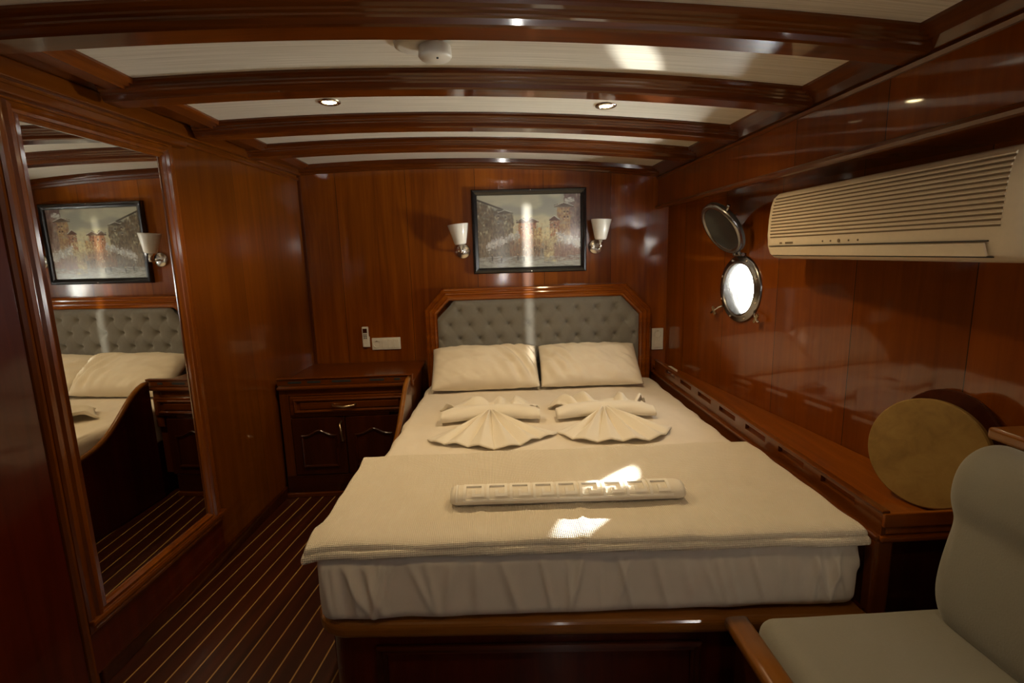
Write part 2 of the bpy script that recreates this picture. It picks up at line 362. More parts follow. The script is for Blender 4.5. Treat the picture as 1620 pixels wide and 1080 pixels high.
# rear wall behind the photographer with an added opening for fill light and an added slit for the streak
bm = BM()
def rw(a, b_, c_, d_): box(bm, a, b_, REAR-.04, REAR, c_, d_)
rw(-1.50, .17, 0, 2.02); rw(.17, .20, 0, .95); rw(.17, .20, 1.885, 2.02); rw(.20, 1.12, 0, 2.02); rw(1.12, 1.40, 0, 1.495); rw(1.12, 1.40, 1.745, 2.02); rw(1.40, 1.75, 0, 2.02)
struct('wall_rear', bm, 'wallx')

# right wall (hull) with the round porthole opening
PY, PZ, PR = 2.47, 1.192, .135
HN = Vector((-1, -.125, 0)).normalized()       # into the cabin
HU = Vector((.125, -1, 0)).normalized()        # towards the rear
HO = Vector((hx(PY), PY, PZ))
def hp(s, t, d=0): return HO + HU*s + Vector((0, 0, t)) + HN*d
bm = BM(); n_ = 48
s0, s1, z0, z1 = -.79, 3.82, -PZ+.0, .80
q = .24
inner = [hp(PR*math.cos(2*PI*k/n_), PR*math.sin(2*PI*k/n_)) for k in range(n_)]
def sq(k):
    a = 2*PI*k/n_; c_, s_ = math.cos(a), math.sin(a); m_ = max(abs(c_), abs(s_)); return hp(q*c_/m_, q*s_/m_)
Vi = [bm.verts.new(p) for p in inner]; Vo = [bm.verts.new(sq(k)) for k in range(n_)]
Vb = [bm.verts.new(p - HN*.07) for p in inner]
for k in range(n_):
    k2 = (k+1) % n_; bm.faces.new((Vi[k], Vi[k2], Vo[k2], Vo[k])); bm.faces.new((Vi[k2], Vi[k], Vb[k], Vb[k2]))
def quad(a, b_, c_, d_): bm.faces.new([bm.verts.new(p) for p in (a, b_, c_, d_)])
quad(hp(s0, z0), hp(-q, z0), hp(-q, z1), hp(s0, z1)); quad(hp(q, z0), hp(s1, z0), hp(s1, z1), hp(q, z1))
quad(hp(-q, z0), hp(q, z0), hp(q, -q), hp(-q, -q)); quad(hp(-q, q), hp(q, q), hp(q, z1), hp(-q, z1))
# outer skin of the hull, with the same opening
Bo = [bm.verts.new(p.co - HN*.07) for p in Vo]
for k in range(n_): k2 = (k+1) % n_; bm.faces.new((Vb[k], Vb[k2], Bo[k2], Bo[k]))
D = .07
quad(hp(s0, z0, -D), hp(-q, z0, -D), hp(-q, z1, -D), hp(s0, z1, -D)); quad(hp(q, z0, -D), hp(s1, z0, -D), hp(s1, z1, -D), hp(q, z1, -D))
quad(hp(-q, z0, -D), hp(q, z0, -D), hp(q, -q, -D), hp(-q, -q, -D)); quad(hp(-q, q, -D), hp(q, q, -D), hp(q, z1, -D), hp(-q, z1, -D))
struct('wall_right', bm, 'wally')

# porthole
win = empty('window_1', hp(0, 0)); win['kind'] = 'structure'; win['label'] = 'round brass porthole in the right hull wall with bright daylight behind'
def rel(p): return Vector(p) - HO
bm = BM(); lathe(bm, [(.122, -.05), (.122, .012), (.128, .020), (.136, .022), (.140, .014), (.158, .013), (.165, .006), (.165, -.002)], (0, 0, 0), HN, 64)
ob('porthole_rim', bm, 'dbronze', win, smooth=True)
bm = BM(); lathe(bm, [(0, -.035), (.123, -.035), (.123, -.030), (0, -.030)], (0, 0, 0), HN, 48); ob('pane', bm, 'glass', win)
for k in range(8):
    a = 2*PI*(k+.5)/8; bm = BM(); p = HU*(.149*math.cos(a)) + Vector((0, 0, .149*math.sin(a)))
    lathe(bm, [(.007, .010), (.007, .016), (.003, .019), (0, .019)], p, HN, 10); ob('rim_screw', bm, 'chrome', win, smooth=True)
for a in (math.radians(215), math.radians(-35)):
    bm = BM(); p = HU*(.165*math.cos(a)) + Vector((0, 0, .165*math.sin(a))); d = (HU*math.cos(a) + Vector((0, 0, math.sin(a)))).normalized()
    tube(bm, [p + HN*.012, p + HN*.03 + d*.03, p + HN*.035 + d*.075], .006, 8); ob('swing_bolt', bm, 'chrome', win, smooth=True)
    bm = BM(); c_ = p + HN*.033 + d*.05; sd = d.cross(HN); box(bm, -.024, .024, -.005, .005, -.007, .007, Matrix.Translation(c_) @ sd.to_track_quat('X', 'Z').to_matrix().to_4x4()); ob('wing_nut', bm, 'brass', win, bev=.002)
# hinge and swung-up deadlight
hb = Vector((0, 0, .168)); 
bm = BM(); tube(bm, [hb + HN*.02 - HU*.035, hb + HN*.02 + HU*.035], .009, 12); box(bm, -.03, .03, 0, .02, -.02, .006, Matrix.Translation(hb) @ HU.to_track_quat('X', 'Z').to_matrix().to_4x4()); ob('hinge', bm, 'dbronze', win)
DD = (HN*.52 + Vector((0, 0, .87)) - HU*.16).normalized()      # direction from hinge to tip of the raised cover
DN = DD.cross(HU).normalized(); 
if DN.z > 0: DN = -DN                                    # cover face looking down and into the cabin
cc = hb + HN*.022 + DD*.148 
cover = BM(); lathe(cover, [(0, .002), (.104, .002), (.110, .010), (.118, .013), (.129, .012), (.136, .004), (.136, -.012), (.125, -.016), (0, -.020)], cc, DN, 64)
cv = ob('deadlight_cover', cover, 'deadlight', win, smooth=True, label='dark raised round storm cover above the porthole')
bm = BM(); lathe(bm, [(.109, .007), (.114, .016), (.123, .0175), (.131, .0155), (.137, .008), (.137, .003)], cc, DN, 64); ob('cover_rim', bm, 'dbronze', cv, smooth=True)
for sgn in (1,):
    bm = BM(); p = cc + HU*sgn*.105 + DD*.079; dv = (HU*sgn + DD*.7).normalized(); tube(bm, [p - DN*.006, p + dv*.02, p + dv*.055], .008, 8); ob('cover_lug', bm, 'dbronze', cv, smooth=True)
bm = BM(); tube(bm, [cc - DD*.125 - HU*.018, cc - DD*.148 - HU*.018, hb + HN*.02 - HU*.018], .008, 8); tube(bm, [cc - DD*.125 + HU*.018, cc - DD*.148 + HU*.018, hb + HN*.02 + HU*.018], .008, 8); ob('hinge_arm', bm, 'dbronze', cv)
# back stay from cover to soffit
bm = BM(); e0 = cc + DD*.02 - DN*.016 + HU*.02; tube(bm, [e0, e0 + Vector((.05, -.01, .04))], .006, 8); ob('stay', bm, 'dbronze', cv)

# right-hand soffit: vertical fascia, underside, mouldings
SX = 1.06
bm = BM(); hexa(bm, [(SX, REAR, 1.65), (hx(REAR), REAR, 1.65), (hx(BACK)+.01, BACK, 1.65), (SX, BACK, 1.65), (SX, REAR, 1.99), (hx(REAR), REAR, 1.99), (hx(BACK)+.01, BACK, 1.99), (SX, BACK, 1.99)])
struct('trim_1', bm, 'wally', label='long mahogany boxed fascia above the air conditioner')
bm = BM(); prism(bm, [(SX+.004, REAR, 1.640), (SX-.012, REAR, 1.642), (SX-.018, REAR, 1.650), (SX-.012, REAR, 1.660), (SX-.004, REAR, 1.664), (SX+.004, REAR, 1.664)], (0, BACK-REAR, 0)); struct('trim_2', bm, 'wy')
bm = BM(); prism(bm, [(SX+.002, REAR, 1.818), (SX-.006, REAR, 1.820), (SX-.014, REAR, 1.828), (SX-.006, REAR, 1.836), (SX-.002, REAR, 1.840), (SX+.002, REAR, 1.845)], (0, BACK-REAR, 0)); struct('trim_3', bm, 'wy')
# cornice between ceiling and fascia on the right (sloped board with ridges)
def cornice(name, x_in, x_out, zin, zout, flip=1):
    bm = BM(); prof = [(x_in, zin+.06), (x_in, zin+.012), (x_in+flip*.006, zin+.002), (x_in+flip*.012, zin+.010), (x_in+flip*.020, zin-.004), (x_in+flip*.026, zin+.004), (x_in+flip*.034, zin-.010), (x_in+flip*.040, zin-.004), (x_out, zout), (x_out+flip*.03, zout+.02), (x_out+flip*.03, zin+.06)]
    prism(bm, [(a, REAR, b_) for a, b_ in prof], (0, BACK-REAR, 0)); return struct(name, bm, 'beamy')
M['beamy'] = wood('mahogany_beam_lengthwise', (.05, .010, .0008), (.10, .022, .0014), (.17, .040, .0024), axis='Y', coat=1.0, coatr=.06)
cornice('trim_4', 1.005, 1.062, 1.872, 1.842)
cornice('trim_5', -1.045, -1.13, 1.925, 1.915, -1)
# left: fascia strips on the wall
for nm, za, zb, d in (('trim_6', 1.885, 1.935, .022), ('trim_7', 1.856, 1.872, .012)):
    bm = BM(); hexa(bm, [(wl(REAR)-.01, REAR, za), (wl(REAR)+d, REAR, za), (wl(BACK)+d, BACK, za), (wl(BACK)-.01, BACK, za), (wl(REAR)-.01, REAR, zb), (wl(REAR)+d, REAR, zb), (wl(BACK)+d, BACK, zb), (wl(BACK)-.01, BACK, zb)])
    struct(nm, bm, 'wy', bev=.004)
# closing board above the left wall
bm = BM(); box(bm, -1.42, -1.05, REAR, BACK, 1.935, 2.0); struct('trim_8', bm, 'wy')
# corner post left/back
bm = BM(); xc = wl(BACK)
box(bm, xc-.01, xc+.014, BACK-.018, BACK+.005, FLOOR, 1.93)
struct('trim_9', bm, 'darkm')
# near left: red panel proud of the wall, with its edge moulding
bm = BM(); hexa(bm, [(wl(REAR)-.01, REAR, FLOOR), (wl(REAR)+.022, REAR, FLOOR), (wl(1.395)+.022, 1.395, FLOOR), (wl(1.395)-.01, 1.395, FLOOR), (wl(REAR)-.01, REAR, 1.856), (wl(REAR)+.022, REAR, 1.856), (wl(1.395)+.022, 1.395, 1.856), (wl(1.395)-.01, 1.395, 1.856)])
struct('door_1', bm, 'red', bev=.003, label='plain red mahogany door leaf at the left edge of the picture')
bm = BM(); prism(bm, [(wl(1.4)-.01, 1.396, FLOOR), (wl(1.4)+.026, 1.396, FLOOR), (wl(1.4)+.034, 1.402, FLOOR), (wl(1.4)+.028, 1.409, FLOOR), (wl(1.4)+.022, 1.413, FLOOR), (wl(1.4)+.026, 1.419, FLOOR), (wl(1.4)+.020, 1.426, FLOOR), (wl(1.4)+.008, 1.430, FLOOR), (wl(1.4)-.01, 1.430, FLOOR)], (0, 0, 1.756)); struct('trim_10', bm, 'wz')
# skirting ledge below the mirror
bm = BM(); hexa(bm, [(wl(1.45)-.01, 1.45, FLOOR), (wl(1.45)+.012, 1.45, FLOOR), (wl(BACK)+.012, BACK-.07, FLOOR), (wl(BACK)-.01, BACK-.07, FLOOR), (wl(1.45)-.01, 1.45, .155), (wl(1.45)+.012, 1.45, .155), (wl(BACK)+.012, BACK-.07, .155), (wl(BACK)-.01, BACK-.07, .155)]); struct('baseboard_left', bm, 'dark', bev=.004)
# dark panel between the mirror and the skirting
bm = BM(); hexa(bm, [(wl(1.43)-.01, 1.43, .15), (wl(1.43)+.008, 1.43, .15), (wl(2.12)+.008, 2.12, .15), (wl(2.12)-.01, 2.12, .15), (wl(1.43)-.01, 1.43, .30), (wl(1.43)+.008, 1.43, .30), (wl(2.12)+.008, 2.12, .30), (wl(2.12)-.01, 2.12, .30)]); struct('trim_12', bm, 'red')
# top moulding on back wall under the ceiling
bm = BM(); rings = []
for i in range(NX+1):
    x = -1.12 + 2.2*i/NX; z = beamz(x)+.012
    rings.append([(x, BACK+.005, z-.012), (x, BACK-.012, z-.010), (x, BACK-.018, z), (x, BACK-.030, z+.004), (x, BACK-.034, z+.014), (x, BACK-.048, z+.018), (x, BACK-.052, z+.045), (x, BACK+.005, z+.05)])
loft(bm, rings); struct('trim_11', bm, 'beam')

# ================================================================== CEILING BEAMS
blabels = {1.26: 'varnished mahogany ceiling beam nearest the camera, widest in the picture', 1.71: 'varnished mahogany ceiling beam right behind the smoke detector',
           2.205: 'varnished mahogany ceiling beam just behind the two lit downlights', 2.65: 'varnished mahogany ceiling beam closest to the back wall'}
for yb in (.33, .795, 1.26, 1.71, 2.205, 2.65):
    bm = BM(); rings = []; x0 = -1.16; x1 = 1.085; wd = .095
    for i in range(33):
        x = x0 + (x1-x0)*i/32; z = beamz(x)
        f = [(yb+.012, 0), (yb+.006, .004), (yb+.002, .016), (yb-.004, .019), (yb-.004, .024), (yb-.011, .028), (yb-.011, .033), (yb-.019, .038), (yb-.022, .045), (yb-.022, .06)]
        bck = [(2*yb+wd-a, b_) for a, b_ in f][::-1]
        rings.append([(x, a, z+b_) for a, b_ in f] + [(x, a, z+b_) for a, b_ in bck])
    loft(bm, rings); o = ob('ceiling_beam', bm, 'beam')
    tag(o, blabels.get(yb, 'varnished mahogany ceiling beam overhead behind the camera' if yb < .5 else 'varnished mahogany ceiling beam overhead just above the camera'), 'beam', 'ceiling beams')

# downlights: two between the beams, two unseen ones added above the camera
for i, (x, y) in enumerate(SPOTS):
    z = ceilz(x)
    lab = ['glowing yellow recessed downlight at left, between the ceiling beams', 'small recessed white downlight at right, between the ceiling beams', 'added unseen downlight overhead left, above the camera', 'added unseen downlight overhead right, above the camera'][i]
    t = thing('downlight', lab, 'ceiling light', (x, y, z), 0, 'recessed ceiling downlights')
    bm = BM(); lathe(bm, [(.026, .002), (.026, -.004), (.034, -.007), (.040, -.004), (.041, .002)], n_=32); ob('trim_ring', bm, 'chrome', t, smooth=True)
    bm = BM(); lathe(bm, [(0, -.005), (.020, -.004), (.0265, -.001)], n_=32); ob('lens', bm, 'lamp', t, smooth=True)
    spot(x, y, z-.02, [23, 23, 5, 5][i])

# smoke detector
t = thing('smoke_detector', 'white round smoke detector on the ceiling in front of the second beam', 'smoke detector', (-.155, 1.50, ceilz(-.15)))
bm = BM(); lathe(bm, [(0, 0.002), (.062, .002), (.060, -.010), (.048, -.014), (0, -.014)], (-.02, 0, 0), n_=40); ob('base_plate', bm, 'white', t, smooth=True)
bm = BM(); lathe(bm, [(.043, -.012), (.045, -.036), (.040, -.043), (0, -.045)], (.028, -.005, 0), n_=40); bd = ob('sensor_body', bm, 'white', t, smooth=True)
bm = BM(); lathe(bm, [(.003, -.044), (.003, -.047), (0, -.047)], (.035, -.02, 0), n_=10); ob('indicator', bm, 'blackm', bd)

# ================================================================== MIRROR
LN = Vector((1, -.07, 0)).normalized(); LU = Vector((.07, 1, 0)).normalized()
def lp(y, z, d=0): return Vector((wl(y), y, z)) + LN*d
t = thing('wall_mirror', 'tall dressing mirror in a moulded mahogany frame on the left wall', 'mirror', lp(1.8, .33))
O = lp(1.8, .33)
bm = BM(); pts = [lp(1.50, .36, .004)-O, lp(2.040, .36, .004)-O, lp(2.040, 1.80, .004)-O, lp(1.50, 1.80, .004)-O]; prism(bm, pts, LN*.003); ob('glass', bm, 'mirror', t)
bm = BM(); prof = [(0, 0), (0, .014), (.006, .020), (.014, .022), (.020, .016), (.026, .016), (.032, .024), (.042, .026), (.048, .018), (.056, .016), (.062, .022), (.068, .014), (.074, .010), (.074, 0)]
frame_loop(bm, [lp(1.435, .29)-O, lp(2.110, .29)-O, lp(2.110, 1.855)-O, lp(1.435, 1.855)-O], [(u_*.97, h_) for u_, h_ in prof], True, LN); ob('frame', bm, 'wz', t)
bm = BM(); hexa(bm, [lp(1.43, 1.835)-O, lp(1.43, 1.835, .045)-O, lp(2.16, 1.835, .045)-O, lp(2.16, 1.835)-O, lp(1.43, 1.862)-O, lp(1.43, 1.862, .045)-O, lp(2.16, 1.862, .045)-O, lp(2.16, 1.862)-O]); ob('head_moulding', bm, 'wy', t, bev=.005)
bm = BM(); hexa(bm, [lp(1.435, .318)-O, lp(1.435, .318, .030)-O, lp(2.135, .318, .030)-O, lp(2.135, .318)-O, lp(1.435, .335)-O, lp(1.435, .335, .030)-O, lp(2.135, .335, .030)-O, lp(2.135, .335)-O]); ob('bottom_ledge', bm, 'wy', t, bev=.004)

# ================================================================== BED
MT = .60
def bx_l(y): return -.50 + .05*(y-1.27)/1.8
t = thing('bed_base', 'built-in mahogany bed base with rounded honey-coloured top rail at the foot', 'bed', (.24, 2.2, FLOOR))
B0 = Vector((.24, 2.2, FLOOR))
def rb(x, y, z): return (x-B0.x, y-B0.y, z-B0.z)
# carcass outline (plan) with rounded left foot corner
def outline(off, yback=3.15, xr=1.014):
    xl, yf, yfr = -.535-off, 1.285-off, 1.205-off; r_ = .11+off; pts = [(xr, yfr)]
    for k in range(13):
        a = PI/2*k/12; pts.append((xl + r_ - r_*math.sin(a), yf + r_ - r_*math.cos(a)))
    pts.append((xl, 1.6)); pts.append((-.475-off, 2.68)); pts.append((-.40, 2.685)); pts.append((-.40, yback)); pts.append((xr, yback)); return pts
bm = BM(); prism(bm, [rb(x, y, FLOOR) for x, y in outline(-.035)], (0, 0, .292)); ob('carcass', bm, 'red', t)
bm = BM(); ol2 = outline(.0)[:14] + [(-.535, 1.56), (-.50, 1.60), (1.014, 1.60)]
prism(bm, [rb(x, y, .345) for x, y in ol2], (0, 0, .048)); ob('top_rail', bm, 'hx', t, bev=.017, seg=4, label='honey-coloured rounded rail')
bm = BM(); box(bm, 1.0-B0.x, 1.22-B0.x, 1.19-B0.y, 1.222-B0.y, .347-FLOOR, .391-FLOOR); ob('rail_end', bm, 'hx', t, bev=.012)
# swooping left side board
bm = BM(); top = []; YS = [1.50 + (2.672-1.50)*i/36 for i in range(37)]
def sx_(y): return -.535 + (-.525 + .0977*(y-1.265)/1.87 + .535)*sstep(1.5, 2.1, y)
def swoop(y): return .40 + .13*sstep(1.75, 2.35, y) + .225*sstep(2.25, 2.66, y)**1.2
rings = []
for y in YS:
    z = swoop(y); rings.append([rb(sx_(y)-.010, y, .105), rb(sx_(y)+.009, y, .105), rb(sx_(y)+.009, y, z), rb(sx_(y)-.010, y, z)])
loft(bm, rings); ob('side_board', bm, 'red', t)
bm = BM(); rings = []
for i, y in enumerate(YS):
    z = swoop(y); d = (swoop(y+.01)-swoop(y-.01))/.02; nz = Vector((0, -d, 1)).normalized(); ty = Vector((0, nz.z, -nz.y)); c_ = Vector(rb(sx_(y), y, z))
    rings.append([c_ + Vector((math.cos(a)*.013, 0, 0)) + nz*math.sin(a)*.014 for a in [2*PI*k/14 for k in range(14)]])
loft(bm, rings); ob('side_rail', bm, 'hy', t, smooth=True, label='rail curving up to the nightstand')
# foot panel
def fy(x): return 1.315 - .08*(x+.42)/1.45
bm = BM(); y0 = lambda x: fy(x)-.003
frame_loop(bm, [rb(-.36, fy(-.36), .13), rb(.56, fy(.56), .13), rb(.56, fy(.56), .305), rb(-.36, fy(-.36), .305)], [(0, 0), (0, .012), (.008, .016), (.014, .008), (.022, .012), (.028, .004), (.028, 0)], True, (-.055, -1, 0)); ob('panel_moulding', bm, 'dark', t)

# mattress
cx, cy, cz = .245, 2.2, .497; LX, LY, LZ = 1.50, 1.87, .206
def mat_fn(p, u_, nr):
    a, b_, c_ = u_; x, y, z = p
    q_ = Vector(p)
    # taper towards the head, skewed foot end
    ty = (p.y+LY/2)/LY
    q_.x = p.x + (-p.x/.75*.115*ty*.85 if p.x < 0 else p.x/.75*.008*ty)
    if p.y < 0: q_.y += -.045*(p.x/LX)*(1-ty)
    if b_ < -.97:   # front wrinkles
        e = 1-abs(c_)**4
        X = p.x; h_ = .5*(1-c_)
        wv = 0
        for (x0, sl, wd, am) in WR:
            d = X - (x0 + sl*h_); wv += am*math.exp(-(d/wd)**2)*(.35+.65*math.sin(PI*min(1, max(0, h_))))
        q_.y += -wv*e + .006*fn1(X*6, z*3, 3)
        q_.z += .004*fn1(X*9, 1, 2)
    if c_ > .97: q_.z += .006*fn1(p.x*4, p.y*3, .3) + .0025*fn1(p.x*18, p.y*9, 5)
    if abs(a) > .97: q_.x += (.006*fn1(p.y*7, z*6, 9) + .003*math.sin(p.y*31+z*20))*(1 if a > 0 else -1)
    return q_
WR = []
rr = random.Random(3)
xw = -.73
while xw < .74:
    near_c = max(0, 1-abs(xw+.74)*4) + max(0, 1-abs(xw-.74)*5)
    WR.append((xw, rr.uniform(.0, .085)*(1 if rr.random() < .8 else -.6), rr.uniform(.006, .014), rr.uniform(.004, .012)+.008*near_c)); xw += rr.uniform(.022, .085) if near_c < .2 else rr.uniform(.018, .035)
bm = BM(); rbox(bm, LX, LY, LZ, .035, 260, 60, 26, mat_fn)
o = ob('mattress', bm, 'sheet', smooth=True, loc=(cx, cy, cz)); tag(o, 'thick mattress in a white fitted sheet on the bed base', 'mattress')

# blanket folded across the foot
bm = BM()
def bl_fn(sx, sy, seed, zo):
    def f(p, u_, nr):
        a, b_, c_ = u_; q_ = Vector(p)
        X, Yv = p.x, p.y
        q_.z += zo + .004*fn1(X*5, Yv*6, seed) + .0025*fn1(X*14, Yv*12, seed+4)
        q_.y += .010*fn1(X*4, 0, seed)*(abs(b_)**3) - .055*(X/sx)*max(0, -b_)**.5
        q_.x += .012*fn1(0, Yv*7, seed+1)*(abs(a)**3)
        if b_ < -.88: q_.z -= .010*((-b_-.88)/.12)**2
        if a < -.93 and b_ < -.6: q_.z -= .012*((-a-.93)/.07); q_.x -= .020; q_.y -= 0
        # shallow creases
        for (x0, w_, am, y1) in ((-.28, .018, .004, -.1), (.02, .010, .005, -.16), (.30, .02, .003, .1)):
            if Yv < y1+.1: q_.z += am*math.exp(-((X-x0-.1*Yv)/w_)**2)*(1 if nr.z >= 0 else 0)
        return q_
    return f
rbox(bm, 1.515, .655, .019, .009, 110, 50, 3, bl_fn(1.515, .655, 2, -.007))
rbox(bm, 1.505, .635, .018, .0085, 110, 50, 3, bl_fn(1.505, .635, 8, .009))
o = ob('blanket', bm, 'blanket', smooth=True, loc=(.243, 1.572, .6235)); tag(o, 'cream woven blanket folded flat across the foot of the bed', 'blanket')
bm = None

# rolled towel with raised Greek key band
t = thing('rolled_towel', 'rolled white towel with a Greek key border lying on the blanket', 'towel', (.215, 1.475, .6475)); t.rotation_euler = (0, 0, -.03)
TLN, RY, RZ = .715, .046, .025
bm = BM(); rings = []
for i in range(61):
    s = i/60; x = (s-.5)*TLN; e = min(1, 10*min(s, 1-s)+.78); 
    ring = []
    for k in range(32):
        a = 2*PI*k/32; zz = RZ*math.sin(a)*e*(1+.04*fn1(x*9, a, 1)); yy = RY*math.cos(a)*e*(1+.03*fn1(x*7, a, 5))
        if zz < -.018: zz = -.018 + (zz+.018)*.2
        ring.append((x, yy, zz+.018))
    rings.append(ring)
loft(bm, rings); rl = ob('roll', bm, 'towel', t, smooth=True)
bm = BM()
def rollpt(x, v, d):   # v: arc angle around the top
    return Vector((x, (RY+d)*math.cos(v), (RZ+d)*math.sin(v)+.018))
def strip(x0, x1, v0, v1, d=.0055):
    nx_ = max(1, int(abs(x1-x0)/.02)); nv = max(1, int(abs(v1-v0)/.15)); 
    for i in range(nx_):
        for j in range(nv):
            xa, xb = x0+(x1-x0)*i/nx_, x0+(x1-x0)*(i+1)/nx_; va, vb = v0+(v1-v0)*j/nv, v0+(v1-v0)*(j+1)/nv
            hexa(bm, [rollpt(xa, va, -.004), rollpt(xb, va, -.004), rollpt(xb, vb, -.004), rollpt(xa, vb, -.004), rollpt(xa, va, d), rollpt(xb, va, d), rollpt(xb, vb, d), rollpt(xa, vb, d)])
va, vb = math.radians(255), math.radians(150)
VB, VT = math.radians(176), math.radians(80)   # band low edge (towards camera: angle 180..) and high edge
def V(t_): return VB + (VT-VB)*t_
xs = -.318; unit = .0705; th = .0085; tv = .15
strip(-.340, -.335, V(0), V(1)); ob('edge_stripe', bm, 'terryband', rl); bm = BM()
for k in range(9):
    x = xs + k*unit
    strip(x, x+unit*.90, V(1-tv), V(1))                       # top bar
    strip(x, x+th, V(0), V(1-tv)); strip(x+unit*.90-th, x+unit*.90, V(.26), V(1-tv))
    strip(x+unit*.38, x+unit*.90-th, V(.26), V(.26+tv)); strip(x+unit*.38, x+unit*.38+th, V(.26+tv), V(.62))
    strip(x, x+unit, V(0), V(.10))
ob('key_border', bm, 'terryband', rl)

# towel fans with bows
def fan(cx, cy, seed, tilt, span, rad, flip):
    rr = random.Random(seed)
    root = thing('folded_towel', ['white towel folded into a pleated fan and bow, left side of the bed', 'white towel folded into a pleated fan and bow, right side of the bed'][flip], 'towel', (cx, cy, MT+.004), tilt, 'pleated towel fans on the sheet')
    bm = BM(); NA, NR = 150, 26; G = []
    npl = 6; ph = [rr.uniform(-.25, .25) for _ in range(npl+2)]
    for i in range(NA+1):
        s = i/NA; row = []
        ang = -PI/2 + .03 + (s-.5)*span
        u = s*npl; k = int(min(u, npl-1e-6)); f = u-k
        prof = abs(math.sin(PI*(u+ph[k]*.3*math.sin(PI*f))))**.8
        edge = min(1, 6*min(s, 1-s))
        for j in range(NR+1):
            r_ = (.03 + (rad-.03)*j/NR)*(1+.035*math.sin(u*2.1+seed)+.012*(prof-.5)*(j/NR))*(1-.075*(2*s-1)**2)
            
            h_ = (.004 + (.050+.016*fn1(k*3.3, seed, 0))*prof*edge*(.35+.65*math.sin(PI*min(1, (j/NR)*.62+.12)))*(1-.62*(j/NR)))
            h_ += .022*(1-j/NR)**1.5
            # pleats lean a little sideways
            a2 = ang + .035*math.sin(2*PI*u)*(1-.4*j/NR)
            xx = r_*math.cos(a2)*1.02; yy = r_*math.sin(a2)
            row.append(bm.verts.new((xx, yy, h_)))
        G.append(row)
    for i in range(NA):
        for j in range(NR): bm.faces.new((G[i][j], G[i+1][j], G[i+1][j+1], G[i][j+1]))
    o = ob('fan', bm, 'towel', root, smooth=True); sm = o.modifiers.new('thick', 'SOLIDIFY'); sm.thickness = .005; sm.offset = 0
    # bow band
    bm = BM(); rings = []
    for i in range(49):
        s = i/48; x = (s-.5)*.47; e = .80+.20*sstep(0, .12, min(s, 1-s)); yb = .015 - .16*(2*s-1)**2*.35; hb_ = .050 + .014*(1-(2*s-1)**2)
        pinch = 1 - .10*math.exp(-((s-.5)/.06)**2)
        ring = []
        for k in range(28):
            a = 2*PI*k/28; wr = 1 + .07*fn1(x*10+seed, a*1.2, 2) + .03*math.sin(a*5+x*22)
            zz = hb_*e*pinch*wr*math.sin(a)*.62; zz = max(zz, -.018)
            ring.append((x, yb+.055*e*pinch*wr*math.cos(a), zz+.030))
        rings.append(ring)
    loft(bm, rings); ob('bow_roll', bm, 'towel', root, smooth=True)
    # ruffled cloth behind the band
    bm = BM(); NXr, NYr = 130, 20; G = []
    for i in range(NXr+1):
        s = i/NXr; row = []; x0 = (s-.5)
        for j in range(NYr+1):
            v = j/NYr; wdt = .36+.20*v
            ruf = math.sin(s*2*PI*3.4+seed+1.6*math.sin(s*8+seed)+.9*v)
            xx = x0*wdt*.93 + .012*math.sin(s*2*PI*4.2+1.2+v*2)*v; yy = .03 + .22*v + .025*ruf*v - .10*(2*s-1)**2*v
            zz = .028 + .034*max(0, .25+.75*ruf)*math.sin(PI*min(1, v*.8+.12)) + .022*math.sin(PI*v) - .022*v + .014*fn1(s*7, v*4, seed)
            row.append(bm.verts.new((xx, yy, max(.004, zz))))
        G.append(row)
    for i in range(NXr):
        for j in range(NYr): bm.faces.new((G[i][j], G[i+1][j], G[i+1][j+1], G[i][j+1]))
    o = ob('ruffle', bm, 'towel', root, smooth=True); sm = o.modifiers.new('thick', 'SOLIDIFY'); sm.thickness = .005; sm.offset = 0
    return root
fan(-.020, 2.395, 1, .0, math.radians(97), .395, 0)
fan(.53, 2.38, 5, -.02, math.radians(99), .375, 1)

# pillows
def pillow(name_lab, cx, cy, cz, sx, sy, th, rx, rz, seed):
    bm = BM(); NXp, NYp = 60, 44; T_, Bt = [], []
    def P(i, j, s):
        u = -1+2*i/NXp; v = -1+2*j/NYp
        pin = .06*(abs(u)**4)*(abs(v)**4)
        x = u*sx/2*(1-.05*(1-u*u)*0 - .045*(1-abs(v)**6)*0 + 0); y = v*sy/2
        # sides bow inwards between the corners
        x *= 1 - .015*(1-v*v)*(abs(u)**3); y *= 1 - .07*(1-u*u)*(abs(v)**3)
        f = ((1-abs(u)**3.2)*(1-abs(v)**3.2))
        h_ = th/2*max(0, f)**.52
        wr = .012*fn1(u*3.2+seed, v*3, seed)+.006*fn1(u*9+v*5+seed, v*3-u*2, seed)+.026*max(0, u*(1 if seed < 2 else -.5)-.05)*math.sin(24*u+9*v+3*v*v+seed)*(1-abs(v)**4)
        h2 = h_ + wr*min(1, f*3)
        z = s*h2*(1.0 if s > 0 else .75)
        return (x, y, z)
    top_ = [[bm.verts.new(P(i, j, 1)) for j in range(NYp+1)] for i in range(NXp+1)]
    bot = [[top_[i][j] if i in (0, NXp) or j in (0, NYp) else bm.verts.new(P(i, j, -1)) for j in range(NYp+1)] for i in range(NXp+1)]
    for i in range(NXp):
        for j in range(NYp):
            bm.faces.new((top_[i][j], top_[i+1][j], top_[i+1][j+1], top_[i][j+1]))
            bm.faces.new((bot[i][j], bot[i][j+1], bot[i+1][j+1], bot[i+1][j]))
    o = ob('pillow', bm, 'pillow', smooth=True, loc=(cx, cy, cz)); o.rotation_euler = (rx, 0, rz); tag(o, name_lab, 'pillow', 'bed pillows'); return o
pillow('white pillow leaning on the headboard, left of the two', -.048, 3.015, .722, .635,   .33, .19, math.radians(36), .01, 1.3)
pillow('white pillow leaning on the headboard, right of the two', .581, 3.010, .720, .60, .33, .16, math.radians(36), -.03, 4.1)

